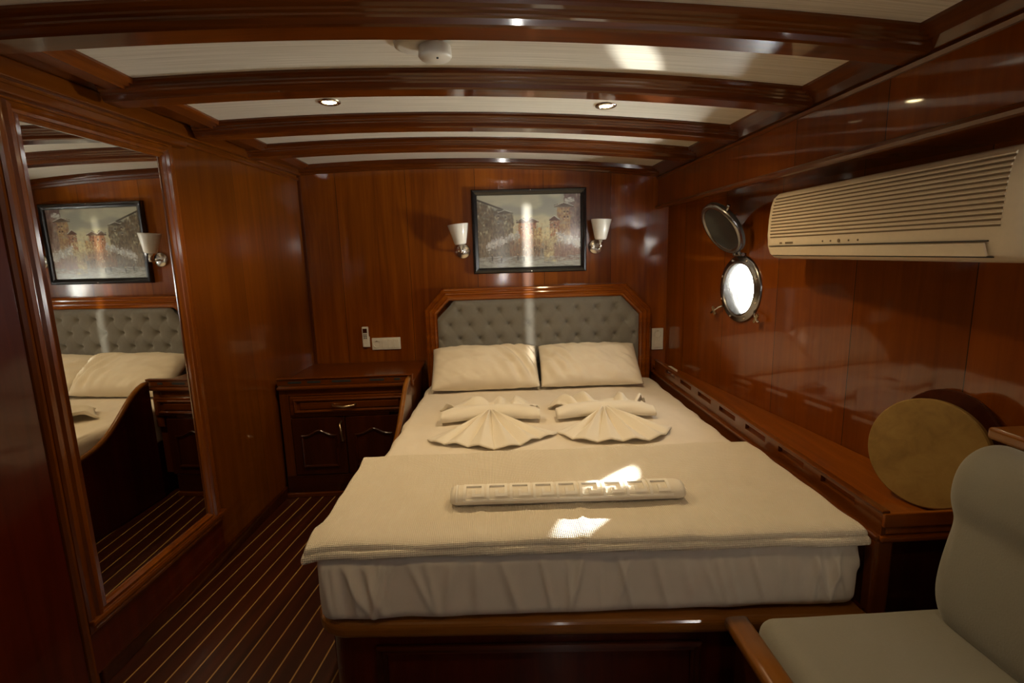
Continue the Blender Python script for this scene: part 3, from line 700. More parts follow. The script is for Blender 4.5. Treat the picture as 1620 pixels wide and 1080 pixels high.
# ================================================================== HEADBOARD
t = thing('headboard', 'grey button-tufted headboard in a chamfered mahogany frame', 'headboard', (.3, 3.2, .45)); H0 = Vector((.3, 3.2, .45))
outer = [(-.413, .50), (-.413, 1.062), (-.292, 1.190), (.850, 1.190), (1.008, 1.030), (1.008, .50)]
bm = BM(); prof = [(0, -.03), (0, .018), (.006, .026), (.012, .028), (.018, .020), (.024, .020), (.030, .030), (.036, .032), (.044, .024), (.052, .024), (.060, .030), (.070, .028), (.076, .020), (.078, -.03)]
# outline extended upwards along the frame and mitred at each chamfer
frame_loop(bm, [Vector((x, 3.2, z))-H0 for x, z in outer], prof, False, (0, -1, 0)); ob('frame', bm, 'wx', t)
inn = [(-.337, .5), (-.337, 1.0), (-.225, 1.116), (.815, 1.116), (.932, .992), (.932, .5)]
def inside_d(x, z):   # distance to the border, positive inside
    d = min(x+.338, .933-x, 1.117-z)
    d = min(d, ((x+.338)-(z-1.0)*.97)/1.39); d = min(d, ((.933-x)-(z-.992)*.94)/1.37); return d
DX, DZ = .1217, .0875; BXo, BZo = -.198, 1.048
btn = []
for r_ in range(-1, 7):
    for c_ in range(-2, 12):
        x = BXo + c_*DX + (-.5*DX if r_ % 2 else 0); z = BZo - r_*DZ; btn.append((x, z))
def tuft(x, z):
    # diamond coordinates
    u = (x-BXo)/DX; v = (BZo-z)/DZ
    a = u + v*.5; b_ = u - v*.5
    fa = abs(a-round(a)); fb = abs(b_-round(b_))
    fold = min(fa, fb)
    d = min(math.hypot(x-p, z-q_) for p, q_ in btn)
    h_ = .032*(1-math.exp(-(d/.014)**1.1)) - .0028*math.exp(-(fold/.06)**2)*math.exp(-(d/.05)**2) + .006*(1-math.exp(-d/.05))
    return h_
bm = BM(); NXh, NZh = 260, 130; G = {}
for i in range(NXh+1):
    for j in range(NZh+1):
        x = -.337 + 1.269*i/NXh; z = .50 + .616*j/NZh; d = inside_d(x, z)
        if d < -.004: continue
        e = 1-math.exp(-max(0, d)/.012)
        h_ = .006 + (tuft(x, z))*e
        G[i, j] = bm.verts.new((x-H0.x, 3.196-h_-H0.y, z-H0.z))
for i in range(NXh):
    for j in range(NZh):
        k = [(i, j), (i+1, j), (i+1, j+1), (i, j+1)]
        if all(q_ in G for q_ in k): bm.faces.new([G[q_] for q_ in k])
bk = [bm.verts.new((x-H0.x, 3.2-H0.y+.02, z-H0.z)) for x, z in inn]; bm.faces.new(bk)
ups = ob('upholstery', bm, 'uph', t, smooth=True)
for x, z in btn:
    if inside_d(x, z) > .02 and z > .70:
        bm = BM(); lathe(bm, [(.009, -.002), (.0085, .003), (.005, .0055), (0, .006)], (x-H0.x, 3.196-.006-H0.y, z-H0.z), (0, -1, 0), 14); ob('button', bm, 'uph', ups, smooth=True)

# ================================================================== PAINTING
t = thing('framed_painting', 'framed painting of a snowy old street in a black frame above the bed', 'painting', (.25, BACK, 1.525)); A0 = Vector((.25, BACK, 1.525))
bm = BM(); frame_loop(bm, [Vector((x, 3.235, z))-A0 for x, z in ((-.100, 1.272), (.607, 1.272), (.607, 1.780), (-.100, 1.780))], [(0, -.012), (0, .012), (.006, .020), (.016, .022), (.024, .016), (.032, .012), (.036, .006), (.036, -.012)], True, (0, -1, 0)); ob('frame', bm, 'black', t)
W_, H_ = 240, 168
img = [[(0.0, 0.0, 0.0)]*W_ for _ in range(H_)]
pr = random.Random(11)
def mixc(a, b_, t_): return tuple(a[i]*(1-t_)+b_[i]*t_ for i in range(3))
def sr(r_, g_, b_): return tuple((c/255)**2.2 for c in (r_, g_, b_))
for j in range(H_):
    for i in range(W_):
        v = j/H_; u = i/W_
        c = mixc(sr(176, 170, 146), sr(205, 192, 150), sstep(.1, .55, v))
        c = mixc(c, sr(120, 122, 120), .55*sstep(.0, .5, noise.noise(Vector((u*5, v*7, 1)))+.15)*(1-sstep(.35, .6, v)))
        if v > .5: c = mixc(c, sr(135, 128, 116), sstep(.5, .75, v))
        if v > .8: c = mixc(c, sr(165, 163, 150), .7*sstep(.8, .95, v))
        img[j][i] = c
def dab(u, v, ru, rv, c, ang=0, op=.85):
    ci, cj = u*W_, v*H_; a_, b_ = ru*W_, rv*H_; m_ = int(max(a_, b_))+1; ca, sa = math.cos(ang), math.sin(ang)
    for j in range(max(0, int(cj-m_)), min(H_, int(cj+m_)+1)):
        for i in range(max(0, int(ci-m_)), min(W_, int(ci+m_)+1)):
            dx, dy = i-ci, j-cj; x = dx*ca+dy*sa; y = -dx*sa+dy*ca; q_ = (x/max(a_, .6))**2+(y/max(b_, .6))**2
            if q_ < 1: img[j][i] = mixc(img[j][i], c, op*(1-q_**2))
def jit(c, s=.12):
    k = 1+pr.uniform(-s, s); return tuple(min(1, x*k) for x in c)
def block(poly_fn, u0, u1, v0, v1, cs, nd, ru=.008, rv=.02):
    for _ in range(nd):
        u = pr.uniform(u0, u1); v = pr.uniform(v0, v1)
        if poly_fn(u, v): dab(u, v, ru*pr.uniform(.9, 2.0), rv*pr.uniform(.8, 1.9), jit(pr.choice(cs)), pr.uniform(-.3, .3), .55)
br = [sr(110, 92, 70), sr(95, 82, 62), sr(124, 104, 78), sr(84, 72, 58)]
block(lambda u, v: v > .08+.95*max(0, u-.02)*.9, 0, .24, .05, .85, br, 1400)
block(lambda u, v: v > .20+.5*(u-.22), .20, .34, .2, .8, br, 500)
for k in range(40): u = k/40*.24; dab(u, .06+.55*u, .02, .014, sr(70, 60, 48), .35)
for k in range(18): u = .20+k/18*.14; dab(u, .20+.35*(u-.2), .016, .012, sr(68, 58, 46), .2)
red = [sr(150, 92, 66), sr(170, 110, 74), sr(122, 72, 56), sr(190, 140, 90)]
block(lambda u, v: True, .39, .56, .38, .72, red, 600, .006, .016)
for k in range(16): u = .38+k/16*.20; dab(u, .35+.03*math.sin(k), .014, .012, sr(84, 62, 48))
block(lambda u, v: True, .53, .62, .46, .72, [sr(160, 120, 80), sr(120, 88, 66), sr(200, 170, 110)], 250, .005, .014)
block(lambda u, v: True, .77, .91, .14, .56, [sr(150, 112, 80), sr(126, 92, 72), sr(176, 146, 100)], 700, .006, .02)
for k in range(16): u = .75+k/16*.18; dab(u, .155+.01*math.sin(k*2), .014, .016, sr(76, 62, 50))
block(lambda u, v: True, .84, 1.0, 0, .14, [sr(120, 98, 92), sr(104, 84, 80)], 200)
block(lambda u, v: True, .90, 1.0, .14, .8, [sr(128, 104, 98), sr(110, 90, 84), sr(146, 120, 106)], 500)
block(lambda u, v: True, .70, .79, .34, .62, [sr(140, 84, 64), sr(170, 120, 80), sr(110, 74, 60)], 300, .005, .014)
for k in range(8): u = .70+k/8*.10; dab(u, .34, .012, .014, sr(80, 58, 48))
for (u, v) in ((.84, .24), (.87, .24), (.84, .31), (.87, .31), (.20, .28), (.20, .36), (.42, .44), (.47, .44), (.52, .46), (.74, .42), (.27, .30)): dab(u, v, .012, .016, sr(60, 42, 36)); dab(u, v+.022, .012, .005, sr(215, 200, 170))
block(lambda u, v: True, .64, .76, .58, .92, [sr(186, 168, 126), sr(204, 188, 146), sr(160, 138, 104), sr(140, 112, 84)], 380, .008, .014)
block(lambda u, v: True, .10, .38, .70, .92, [sr(110, 100, 86), sr(90, 80, 70), sr(130, 120, 104)], 500)
block(lambda u, v: True, .74, .98, .68, .90, [sr(134, 104, 92), sr(116, 92, 84), sr(150, 124, 108)], 500)
block(lambda u, v: True, .30, .60, .62, .84, [sr(120, 88, 66), sr(98, 76, 60), sr(150, 120, 92)], 500, .004, .02)
snow = [sr(196, 192, 182), sr(176, 172, 164), sr(214, 208, 196), sr(150, 146, 140)]
for _ in range(260):
    s = pr.random(); u = .08+.32*s; v = .70-.16*s+pr.gauss(0, .025); dab(u, v, .016, .012, jit(pr.choice(snow), .1), pr.uniform(-.6, .6), .7)
for _ in range(220):
    s = pr.random(); u = .76+.24*s; v = .58+.10*s+pr.gauss(0, .03); dab(u, v, .015, .012, jit(pr.choice(snow), .1), pr.uniform(-.6, .6), .7)
for _ in range(60): dab(pr.uniform(.85, .93), pr.gauss(.09, .015), .014, .008, jit(pr.choice(snow), .1), 0, .7)
for _ in range(420): dab(pr.uniform(0, 1), pr.uniform(.84, 1), .03, .008, jit(pr.choice([sr(160, 158, 148), sr(140, 138, 130), sr(176, 172, 158), sr(120, 116, 108)]), .1), pr.uniform(-.15, .15), .6)
for (u, v) in ((.545, .74), (.565, .73), (.59, .74), (.62, .76), (.655, .73), (.46, .80), (.44, .88), (.38, .86), (.22, .89), (.13, .86)): dab(u, v, .009, .05, sr(56, 46, 40)); dab(u, v-.045, .008, .012, sr(190, 160, 120))
for _ in range(120): dab(pr.uniform(.34, .80), pr.uniform(.40, .76), .004, .010, pr.choice([sr(230, 214, 176), sr(60, 46, 38), sr(210, 130, 90)]), pr.uniform(-1, 1), .8)
def gable(u0, u1, v, hgt, c):
    n5 = 26
    for k in range(n5):
        s5 = k/(n5-1); u = u0+(u1-u0)*s5; top5 = v - hgt*(1-abs(2*s5-1))
        for m5 in range(4): dab(u, top5+(v-top5)*m5/3, .007, .012, jit(c), 0, .8)
        dab(u, top5-.008, .007, .006, jit(sr(200, 194, 180), .1), 0, .7)
gable(.375, .475, .375, .05, sr(92, 66, 50)); gable(.47, .585, .37, .04, sr(104, 76, 56)); gable(.745, .925, .17, .045, sr(84, 66, 54)); gable(.695, .79, .35, .05, sr(92, 64, 50)); gable(.20, .33, .24, .03, sr(78, 66, 52))
for _ in range(900):   # soft vertical brush marks over the street
    u = pr.uniform(.02, .98); v = pr.gauss(.66, .11)
    if v < .98: ci = img[min(H_-1, max(0, int(v*H_)))][min(W_-1, int(u*W_))]; dab(u, v+pr.uniform(-.05, .05), .005, .03, jit(mixc(ci, sr(150, 128, 100), .35), .22), pr.uniform(-.2, .2), .6)
for _ in range(150): dab(pr.uniform(.05, .95), pr.uniform(.05, .45), .05, .02, mixc(sr(168, 162, 142), sr(140, 140, 132), pr.random()), pr.uniform(-.4, .4), .12)
for _ in range(90): dab(pr.gauss(.66, .05), pr.uniform(.46, .62), .010, .016, sr(214, 196, 146), 0, .35)
bm = BM(); ly = bm.loops.layers.float_color.new('paint'); G = []
for j in range(H_+1): G.append([bm.verts.new((-.066+.639*i/W_-A0.x, 3.232-A0.y, 1.746-.440*j/H_-A0.z)) for i in range(W_+1)])
for j in range(H_):
    for i in range(W_):
        f = bm.faces.new((G[j][i], G[j+1][i], G[j+1][i+1], G[j][i+1])); c = img[j][i]
        for l in f.loops: l[ly] = (c[0], c[1], c[2], 1)
ob('canvas', bm, 'canvas', t)
bm = BM(); box(bm, -.07-A0.x, .578-A0.x, 3.234-A0.y, 3.247-A0.y, 1.30-A0.z, 1.752-A0.z); ob('backing', bm, 'blackm', t)
for z in (1.770, 1.283):
    bm = BM(); lathe(bm, [(.0035, -.002), (.0035, .0025), (0, .003)], (.262-A0.x, 3.2125-A0.y, z-A0.z), (0, -1, 0), 12); ob('screw', bm, 'chrome', t)

# ================================================================== SCONCES
def sconce(x, z, dx, lean, lab):
    t = thing('wall_sconce', lab, 'wall lamp', (x, BACK, z), 0, 'wall lamps beside the painting')
    bm = BM(); lathe(bm, [(.046, 0), (.046, .006), (.040, .012), (.010, .014), (0, .014)], (0, 0, 0), (0, -1, 0), 40); ob('back_plate', bm, 'chrome', t, smooth=True)
    for s in (-1, 1):
        bm = BM(); lathe(bm, [(.005, .012), (.005, .017), (0, .018)], (s*.024, 0, .002), (0, -1, 0), 10); ob('screw', bm, 'brass', t)
    bm = BM(); tube(bm, [(0, -.01, 0), (dx*.3, -.06, -.010), (dx*.7, -.085, -.008), (dx, -.09, .008)], .006, 10); ob('arm', bm, 'chrome', t, smooth=True)
    q_ = Vector((math.sin(lean), 0, math.cos(lean)))
    bm = BM(); lathe(bm, [(0, -.012), (.010, -.010), (.013, .002), (.013, .045), (.0, .046)], (dx, -.09, 0), q_, 20); ob('lamp_holder', bm, 'chrome', t, smooth=True)
    bm = BM(); lathe(bm, [(.014, .040), (.032, .042), (.036, .048), (.062, .158), (.0615, .162), (.059, .160), (.034, .052), (.012, .048)], (dx, -.09, 0), q_, 44); ob('lamp_shade', bm, 'shade', t, smooth=True)
    bm = BM(); lathe(bm, [(0, .13), (.012, .125), (.017, .105), (.010, .07), (.010, .046)], (dx, -.09, 0), q_, 16); ob('bulb', bm, 'white', t, smooth=True)
sconce(-.162, 1.414, -.005, -.10, 'steel wall lamp with white cone shade, left of the painting')
sconce(.668, 1.421, .012, .035, 'steel wall lamp with white cone shade, right of the painting')

# ================================================================== SMALL FITTINGS ON THE BACK WALL
t = thing('remote_control', 'small white remote control hanging beside the socket strip', 'remote control', (-.800, BACK, .898))
bm = BM(); box(bm, -.020, .020, -.022, -.004, -.065, .065); rc = ob('casing', bm, 'white', t, bev=.006, seg=3)
bm = BM(); box(bm, -.013, .013, -.024, -.021, .026, .054); ob('display', bm, 'dark', rc)
for r_ in range(3):
    for c_ in range(2):
        bm = BM(); box(bm, -.010+c_*.012, -.002+c_*.012, -.024, -.021, .012-r_*.011, .018-r_*.011); ob('button', bm, 'blackm', rc)
bm = BM(); box(bm, -.023, .023, -.008, 0, -.068, .0); ob('holder', bm, 'white', t, bev=.002)
def socket_face(par, x, z, y=-.013):
    bm = BM(); lathe(bm, [(.024, .0), (.024, .004), (.021, .004), (.020, -.004), (0, -.004)], (x, y, z), (0, -1, 0), 28); so = ob('socket_outlet', bm, 'white', par, smooth=False)
    for s in (-1, 1):
        bm = BM(); lathe(bm, [(.0035, -.003), (.0035, -.0025), (0, -.0025)], (x+s*.009, y, z), (0, -1, 0), 8); ob('pin_hole', bm, 'blackm', so)
    bm = BM(); box(bm, x-.003, x+.003, y-.006, y, z+.017, z+.022); ob('earth_clip', bm, 'brass', so)
t = thing('socket_strip', 'long white socket and switch plate above the nightstand', 'socket', (-.672, BACK, .850))
bm = BM(); box(bm, -.092, .088, -.012, 0, -.038, .038); ob('plate', bm, 'white', t, bev=.003)
socket_face(t, -.060, 0)
for k in range(3):
    bm = BM(); box(bm, -.028+k*.037, .006+k*.037, -.016, -.010, -.028, .028); ob('rocker_switch', bm, 'white', t, bev=.002)
t = thing('wall_socket', 'upright white wall socket right of the headboard', 'socket', (1.073, BACK, .820))
bm = BM(); box(bm, -.038, .038, -.012, 0, -.070, .070); ob('plate', bm, 'white', t, bev=.003)
socket_face(t, 0, .034)
bm = BM(); box(bm, -.026, .026, -.016, -.010, -.055, -.005); ob('rocker_switch', bm, 'white', t, bev=.002)

# ================================================================== NIGHTSTAND
NXL, NXR, NF, NT = -1.150, -.432, 2.70, .745
t = thing('nightstand', 'mahogany nightstand with one drawer and two doors left of the bed', 'nightstand', (-.78, NF, FLOOR)); n0 = Vector((-.78, NF, FLOOR))
def nb(x0, x1, y0, y1, z0, z1, name, mat, par=None, bev=.003, lab=None):
    bm = BM(); box(bm, x0-n0.x, x1-n0.x, y0-n0.y, y1-n0.y, z0-n0.z, z1-n0.z); return ob(name, bm, mat, par or t, bev=bev, label=lab)
nb(NXL+.005, NXR-.115, NF+.02, 3.24, FLOOR, NT-.03, 'carcass', 'darkz')
nb(NXR-.115, NXR-.02, NF+.02, 3.18, .225, NT-.03, 'carcass_end', 'nz')
nb(NXL, NXR, NF-.01, 3.24, NT-.03, NT-.01, 'top', 'nx', bev=.006)
# fiddle edge round the top
bm = BM(); box(bm, NXL+.002-n0.x, NXR-n0.x, NF-.012-n0.y, NF+.006-n0.y, NT-.012-n0.z, NT+.022-n0.z); box(bm, NXL-.001-n0.x, NXR-n0.x, NF-.017-n0.y, NF+.011-n0.y, NT+.022-n0.z, NT+.030-n0.z); ob('fiddle_rail', bm, 'nx', t, bev=.003)
for (a, b_) in ((-1.09, -1.02), (-.99, -.92), (-.86, -.76), (-.66, -.585), (-.53, -.50)): nb(a, b_, NF-.0135, NF-.010, NT+.000, NT+.012, 'fiddle_slot', 'blackm', bev=0)
nb(NXL-.004, NXR+.004, NF-.016, NF+.004, NT-.036, NT-.018, 'edge_moulding', 'nx', bev=.006)
# face frame
nb(NXL, NXL+.05, NF, NF+.022, .115, NT-.03, 'stile', 'nz'); nb(NXR-.065, NXR-.02, NF, NF+.022, .50, NT-.03, 'stile', 'nz')
nb(NXL+.05, NXR-.065, NF, NF+.022, .672, NT-.03, 'top_frame_rail', 'nx'); nb(NXL+.05, NXR-.14, NF, NF+.022, .552, .566, 'middle_frame_rail', 'nx')
nb(NXL-.006, -.53, NF-.018, NF+.02, FLOOR, .125, 'plinth', 'nx', bev=.005); nb(NXL, -.53, NF-.005, NF+.02, .125, .225, 'bottom_frame_rail', 'dark')
dr = nb(NXL+.055, -.455, NF-.008, NF+.018, .568, .670, 'drawer', 'nx')
def rmould(par, x0, x1, z0, z1, y, name='panel_moulding', mat='nx'):
    bm = BM(); frame_loop(bm, [Vector((x, y, z))-n0 for x, z in ((x0, z0), (x1, z0), (x1, z1), (x0, z1))], [(0, 0), (0, .006), (.004, .010), (.010, .008), (.014, .003), (.014, 0)], True, (0, -1, 0)); return ob(name, bm, mat, par)
rmould(dr, -1.073, -.480, .582, .656, NF-.008); 
nb(-1.04, -.515, NF-.014, NF-.006, .600, .638, 'raised_panel', 'nx', dr, bev=.005)
bm = BM(); tube(bm, [(-.870-n0.x, NF-.006-n0.y, .624-n0.z), (-.862-n0.x, NF-.030-n0.y, .620-n0.z), (-.805-n0.x, NF-.036-n0.y, .613-n0.z), (-.750-n0.x, NF-.030-n0.y, .620-n0.z), (-.742-n0.x, NF-.006-n0.y, .624-n0.z)], .0055, 10, rs=[.005, .006, .0075, .006, .005]); ob('handle', bm, 'brass', dr, smooth=True, label='curved brass handle')
def door(x0, x1, hinge_right):
    d = nb(x0, x1, NF-.008, NF+.018, .228, .550, 'door', 'darkz')
    # arched raised panel
    pts = []; a, b_ = x0+.045, x1-.045
    for k in range(17):
        s = k/16; pts.append((a+(b_-a)*s, .455+.030*math.exp(-((s-.5)/.22)**2)-.012*math.sin(PI*min(1, max(0, s)))*0))
    poly = [(a, .272), ] + pts + [(b_, .272)]
    bm = BM(); frame_loop(bm, [Vector((x, NF-.008, z))-n0 for x, z in poly], [(0, 0), (0, .005), (.004, .009), (.010, .007), (.013, .002), (.013, 0)], True, (0, -1, 0)); ob('panel_moulding', bm, 'dark', d)
    return d
d1 = door(-1.095, -.813, False); d2 = door(-.809, -.515, True)
hxn = -.832
bm = BM(); tube(bm, [(hxn-n0.x, NF-.006-n0.y, .525-n0.z), (hxn-n0.x, NF-.030-n0.y, .515-n0.z), (hxn+.004-n0.x, NF-.036-n0.y, .470-n0.z), (hxn+.006-n0.x, NF-.030-n0.y, .425-n0.z), (hxn+.008-n0.x, NF-.006-n0.y, .415-n0.z)], .005, 10, rs=[.005, .006, .007, .006, .005]); ob('handle', bm, 'brass', d1, smooth=True, label='curved brass handle')

# ================================================================== LEDGE ALONG THE HULL
LYF = 1.24
t = thing('side_ledge', 'long varnished ledge with a slotted rail between the bed and the hull', 'shelf', (1.1, LYF, FLOOR)); l0 = Vector((1.1, LYF, FLOOR))
def lq(x, y, z): return Vector((x, y, z))-l0
bm = BM(); hexa(bm, [lq(1.06, LYF+.01, FLOOR), lq(hx(LYF)-.002, LYF+.01, FLOOR), lq(hx(3.24)-.002, 3.24, FLOOR), lq(1.06, 3.24, FLOOR), lq(1.06, LYF+.01, .62), lq(hx(LYF)-.002, LYF+.01, .62), lq(hx(3.24)-.002, 3.24, .62), lq(1.06, 3.24, .62)]); ob('cabinet', bm, 'darkz', t)
bm = BM(); hexa(bm, [lq(1.045, LYF-.008, .618), lq(hx(LYF)-.002, LYF-.008, .618), lq(hx(3.24)-.002, 3.245, .632), lq(1.045, 3.245, .632), lq(1.045, LYF-.008, .642), lq(hx(LYF)-.002, LYF-.008, .642), lq(hx(3.24)-.002, 3.245, .656), lq(1.045, 3.245, .656)]); ob('top', bm, 'deck', t, bev=.004)
bm = BM(); box(bm, 1.028-l0.x, 1.062-l0.x, 0, 3.24-LYF, .36-FLOOR, .612-FLOOR); ob('side_panel', bm, 'wy', t, bev=.003)
# slotted rail : solid strips above and below the slots with blocks between
RZ0, RZ1 = .640, .682
def rz(y): return .014*(y-LYF)/2.0
slots = []
y = LYF+.10
while y < 3.0:
    slots.append((y, y+.155)); y += .245
bm = BM()
def ybox(y0, y1, z0, z1, x0=1.034, x1=1.050):
    hexa(bm, [lq(x0, y0, z0+rz(y0)), lq(x1, y0, z0+rz(y0)), lq(x1, y1, z0+rz(y1)), lq(x0, y1, z0+rz(y1)), lq(x0, y0, z1+rz(y0)), lq(x1, y0, z1+rz(y0)), lq(x1, y1, z1+rz(y1)), lq(x0, y1, z1+rz(y1))])
ybox(LYF-.006, 3.16, RZ0-.03, RZ0+.010); ybox(LYF-.006, 3.16, RZ1-.010, RZ1)
prev = LYF-.006
for a, b_ in slots: ybox(prev, a, RZ0+.010, RZ1-.010); prev = b_
ybox(prev, 3.16, RZ0+.010, RZ1-.010)
ob('slotted_rail', bm, 'wy', t, bev=0)
bm = BM(); ybox(LYF-.008, 3.17, RZ1-.002, RZ1+.006, 1.031, 1.054); ob('rail_cap', bm, 'wy', t, bev=.003)
bm = BM(); ybox(LYF-.010, 3.2, .598, .616, 1.018, 1.064); ob('edge_moulding', bm, 'wy', t, bev=.006, seg=3)
bm = BM(); box(bm, 1.034-l0.x, hx(LYF)-.01-l0.x, -.014, -.002, .642-FLOOR, .682-FLOOR); ob('end_rail', bm, 'wx', t, bev=.003)
bm = BM(); box(bm, 1.028-l0.x, hx(LYF)-.01-l0.x, -.018, .004, .600-FLOOR, .616-FLOOR); ob('end_moulding', bm, 'wx', t, bev=.005)
bm = BM(); box(bm, 1.018-l0.x, 1.07-l0.x, -.012, .03, .30-FLOOR, .604-FLOOR); ob('corner_post', bm, 'wz', t, bev=.008, seg=3)

# small white box on the ledge
bm = BM(); box(bm, -.028, .028, -.055, .055, 0, .018); o = ob('small_box', bm, 'white', loc=(1.085, 3.03, .6555), bev=.003); tag(o, 'small flat white box on the ledge below the wall socket', 'box')

# round boards leaning on the hull wall
def disc(name, cx, cy, cz, r, th, nrm, mat, lab, cat, parent=None):
    bm = BM(); lathe(bm, [(0, -th/2), (r-.004, -th/2), (r, -th/2+.004), (r, th/2-.004), (r-.004, th/2), (0, th/2)], (0, 0, 0), nrm, 72)
    o = ob(name, bm, mat, smooth=False, loc=(cx, cy, cz)); tag(o, lab, cat); return o
zdk = .6435
nv = Vector((-.92, -.36, .17)).normalized()
M['plyr'] = wood('pale_plywood_face', (.20, .115, .030), (.26, .155, .042), (.31, .19, .055), axis='X', rough=.6, coat=0)
rb_ = .156; zc = zdk + rb_*math.sqrt(1-nv.z**2) + .012*abs(nv.z)
disc('round_board', 1.238, 1.345, zc, rb_, .024, nv, 'plyr', 'round pale wooden board standing upright on the ledge at its near end', 'board')
nv2 = Vector((-.965, -.14, .21)).normalized(); r2 = .163
disc('round_tray', 1.318, 1.385, zdk + r2*math.sqrt(1-nv2.z**2) + .004, r2, .016, nv2, 'dark', 'dark round tray leaning on the hull behind the pale board', 'tray')

# ================================================================== RAISED SHELF AND SOFA, NEAR RIGHT
t = thing('corner_shelf', 'raised mahogany shelf with honey edge behind the grey sofa', 'shelf', (1.3, 1.0, FLOOR))
bm = BM(); hexa(bm, [Vector(p)-Vector((1.3, 1.0, FLOOR)) for p in ((1.250, -.6, FLOOR), (hx(-.6)-.003, -.6, FLOOR), (hx(1.13)-.003, 1.13, FLOOR), (1.255, 1.13, FLOOR), (1.255, -.6, .915), (hx(-.6)-.003, -.6, .915), (hx(1.13)-.003, 1.13, .915), (1.255, 1.13, .915))]); ob('cabinet', bm, 'darkz', t)
bm = BM(); hexa(bm, [Vector(p)-Vector((1.3, 1.0, FLOOR)) for p in ((1.205, -.6, .918), (hx(-.6)-.003, -.6, .918), (hx(1.15)-.003, 1.15, .918), (1.205, 1.15, .918), (1.205, -.6, .948), (hx(-.6)-.003, -.6, .948), (hx(1.15)-.003, 1.15, .948), (1.205, 1.15, .948))]); ob('top', bm, 'hy', t, bev=.008, seg=3)

t = thing('sofa', 'grey upholstered bench sofa with honey timber edge, bottom right corner', 'sofa', (.9, .5, FLOOR)); s0v = Vector((.9, .5, FLOOR))
def sx_fn(seed, dome=.012):
    def f(p, u_, nr):
        q_ = Vector(p); a, b_, c_ = u_
        if c_ > 0: q_.z += dome*(1-a*a)*(1-b_*b_) + .004*fn1(p.x*5, p.y*4, seed)
        return q_
    return f
bm = BM(); rbox(bm, .53, 1.62, .15, .045, 20, 40, 10, sx_fn(1)); sc_ = ob('seat_cushion', bm, 'sofa', t, smooth=True); sc_.location = Vector((.902, .325, .412))-s0v
# back cushion: profile extruded along the bench, rounded end, head roll at the top
prof = [(1.235, .44), (1.135, .44), (1.085, .465), (1.058, .505), (1.046, .56), (1.048, .62), (1.055, .68), (1.066, .73), (1.071, .762), (1.062, .79), (1.056, .82), (1.060, .86), (1.071, .895), (1.092, .922), (1.125, .940), (1.160, .940), (1.185, .925), (1.197, .895), (1.235, .885)]
bm = BM(); rings = []; c_ = Vector((1.16, .70))
ys = [-.50 + 1.545*i/30 for i in range(31)] + [1.045+.045*math.sin(PI/2*k/8) for k in range(1, 9)]
for y in ys:
    e = 1.0 if y <= 1.045 else math.sqrt(max(0, 1-((y-1.045)/.0455)**2)); 
    sh = .036*(1-e)
    ring = []
    for (px_, pz_) in prof:
        dx_ = px_-c_.x; dz_ = pz_-c_.y; L_ = math.hypot(dx_, dz_)
        k_ = max(.05, 1-sh/L_*1.0); ring.append(Vector((c_.x+dx_*k_, y, c_.y+dz_*k_))-s0v)
    rings.append(ring)
loft(bm, rings); o = ob('backrest', bm, 'sofa', t, smooth=True); sb = o.modifiers.new('sub', 'SUBSURF'); sb.levels = 1; sb.render_levels = 2
bm = BM(); box(bm, .645-s0v.x, 1.235-s0v.x, -.5-s0v.y, 1.13-s0v.y, 0, .338-FLOOR); ob('base', bm, 'red', t, bev=.003)
bm = BM(); rings = []
for i in range(11):
    y = -.5 + 1.66*i/10; rings.append([Vector((.608+.031*math.copysign(abs(math.cos(a))**.5, math.cos(a)), y, .438+.018*math.copysign(abs(math.sin(a))**.6, math.sin(a))))-s0v for a in [2*PI*k/20+.01 for k in range(20)]])
loft(bm, rings); ob('edge_rail', bm, 'hy', t, smooth=True, label='honey timber edge')
bm = BM(); box(bm, .600-s0v.x, .624-s0v.x, -.5-s0v.y, 1.14-s0v.y, 0, .42-FLOOR); ob('side_panel', bm, 'darkz', t)

# ================================================================== AIR CONDITIONER
t = thing('air_conditioner', 'cream split air conditioner with louvred front on the right wall', 'air conditioner', (1.2, 1.5, 1.36)); a0 = Vector((1.2, 1.5, 1.36))
AY0, AY1 = 1.03, 2.045; XF = 1.115
# section profile (x, z) of the front
ap = [(1.235, 1.350), (1.170, 1.346), (1.135, 1.352), (1.118, 1.366), (1.108, 1.395), (1.104, 1.44), (1.106, 1.50), (1.112, 1.55), (1.122, 1.580), (1.140, 1.596), (1.170, 1.603), (1.235, 1.605)]
bm = BM(); rings = []
nn = [(AY0+.0, .80), (AY0+.004, .9), (AY0+.012, .965), (AY0+.025, 1.0)] + [(AY0+.025+(AY1-AY0-.05)*i/20, 1.0) for i in range(1, 20)] + [(AY1-.025, 1.0), (AY1-.012, .965), (AY1-.004, .9), (AY1, .80)]
cxa, cza = 1.235, 1.475
for y, k_ in nn: rings.append([Vector((cxa+(x-cxa)*k_, y, cza+(z-cza)*(1-(1-k_)*.45)))-a0 for x, z in ap])
loft(bm, rings, closed=False); body = ob('casing', bm, 'cream', t, smooth=True)
bm = BM(); hexa(bm, [Vector(p)-a0 for p in ((1.23, AY0+.02, 1.375), (hx(AY0)-.004, AY0+.02, 1.375), (hx(AY1)-.004, AY1-.02, 1.375), (1.23, AY1-.02, 1.375), (1.23, AY0+.02, 1.59), (hx(AY0)-.004, AY0+.02, 1.59), (hx(AY1)-.004, AY1-.02, 1.59), (1.23, AY1-.02, 1.59))]); ob('back_housing', bm, 'cream', t)
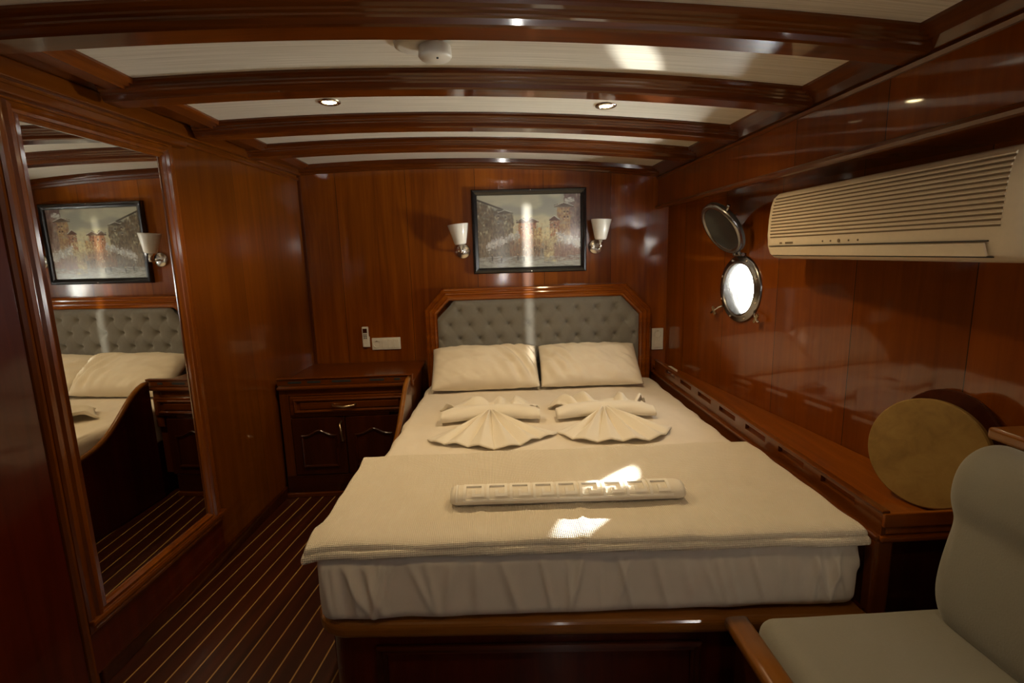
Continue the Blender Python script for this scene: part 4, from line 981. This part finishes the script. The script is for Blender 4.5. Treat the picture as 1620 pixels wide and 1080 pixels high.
def af(z):   # front surface x at height z
    for (x0, z0_), (x1, z1_) in zip(ap, ap[1:]):
        if z0_ <= z <= z1_ and z0_ < z1_ and x0 < 1.2: return x0+(x1-x0)*(z-z0_)/(z1_-z0_)
    return 1.11
for k in range(13):
    z = 1.427 + k*.0121; x = af(z); bm = BM()
    prism(bm, [Vector(p)-a0 for p in ((x-.0008, AY0+.055, z), (x-.0008, AY0+.055, z+.0042), (x+.004, AY0+.055, z+.0042), (x+.004, AY0+.055, z))], (0, AY1-AY0-.095, 0)); ob('louvre_slot', bm, 'creamd', body)
    bm = BM(); prism(bm, [Vector(p)-a0 for p in ((x+.001, AY0+.053, z+.0042), (x-.0035, AY0+.053, z+.0050), (x-.0035, AY0+.053, z+.0078), (x+.001, AY0+.053, z+.0115))], (0, AY1-AY0-.091, 0)); ob('louvre_slat', bm, 'cream', body)
# outlet flap
bm = BM(); fp = [(1.1165, 1.364), (1.105, 1.392), (1.100, 1.392), (1.111, 1.361)]
prism(bm, [Vector((x, AY0+.085, z))-a0 for x, z in fp], (0, AY1-AY0-.13, 0)); ob('outlet_flap', bm, 'cream', t, bev=.0015)
for z, x in ((1.395, 1.1065), (1.3585, 1.1215)):
    bm = BM(); box(bm, x-.0025-a0.x, x+.004-a0.x, AY0+.08-a0.y, AY1-.035-a0.y, z-a0.z, z+.0028-a0.z); ob('flap_gap', bm, 'blackm', t)
for k, (y, r_) in enumerate(((1.52, .003), (1.56, .003), (1.605, .006), (1.645, .003), (1.685, .003))):
    bm = BM(); lathe(bm, [(r_, -.001), (r_, .0016), (0, .002)], (af(1.408)-a0.x, y-a0.y, 1.4085-a0.z), (-1, 0, 0), 14); ob('indicator', bm, 'creamd', body)
for (y0_, y1_) in ((1.925, 1.945), (1.855, 1.905)):
    bm = BM()
    n5 = 1 if y1_-y0_ < .03 else 6
    for q5 in range(n5):
        ya = y0_+(y1_-y0_)*q5/n5; box(bm, af(1.407)-.0014-a0.x, af(1.407)+.001-a0.x, ya-a0.y, ya+(y1_-y0_)/n5*.7-a0.y, 1.4035-a0.z, 1.410-a0.z)
    ob('badge', bm, 'creamd', body)
bpy.context.view_layer.update()
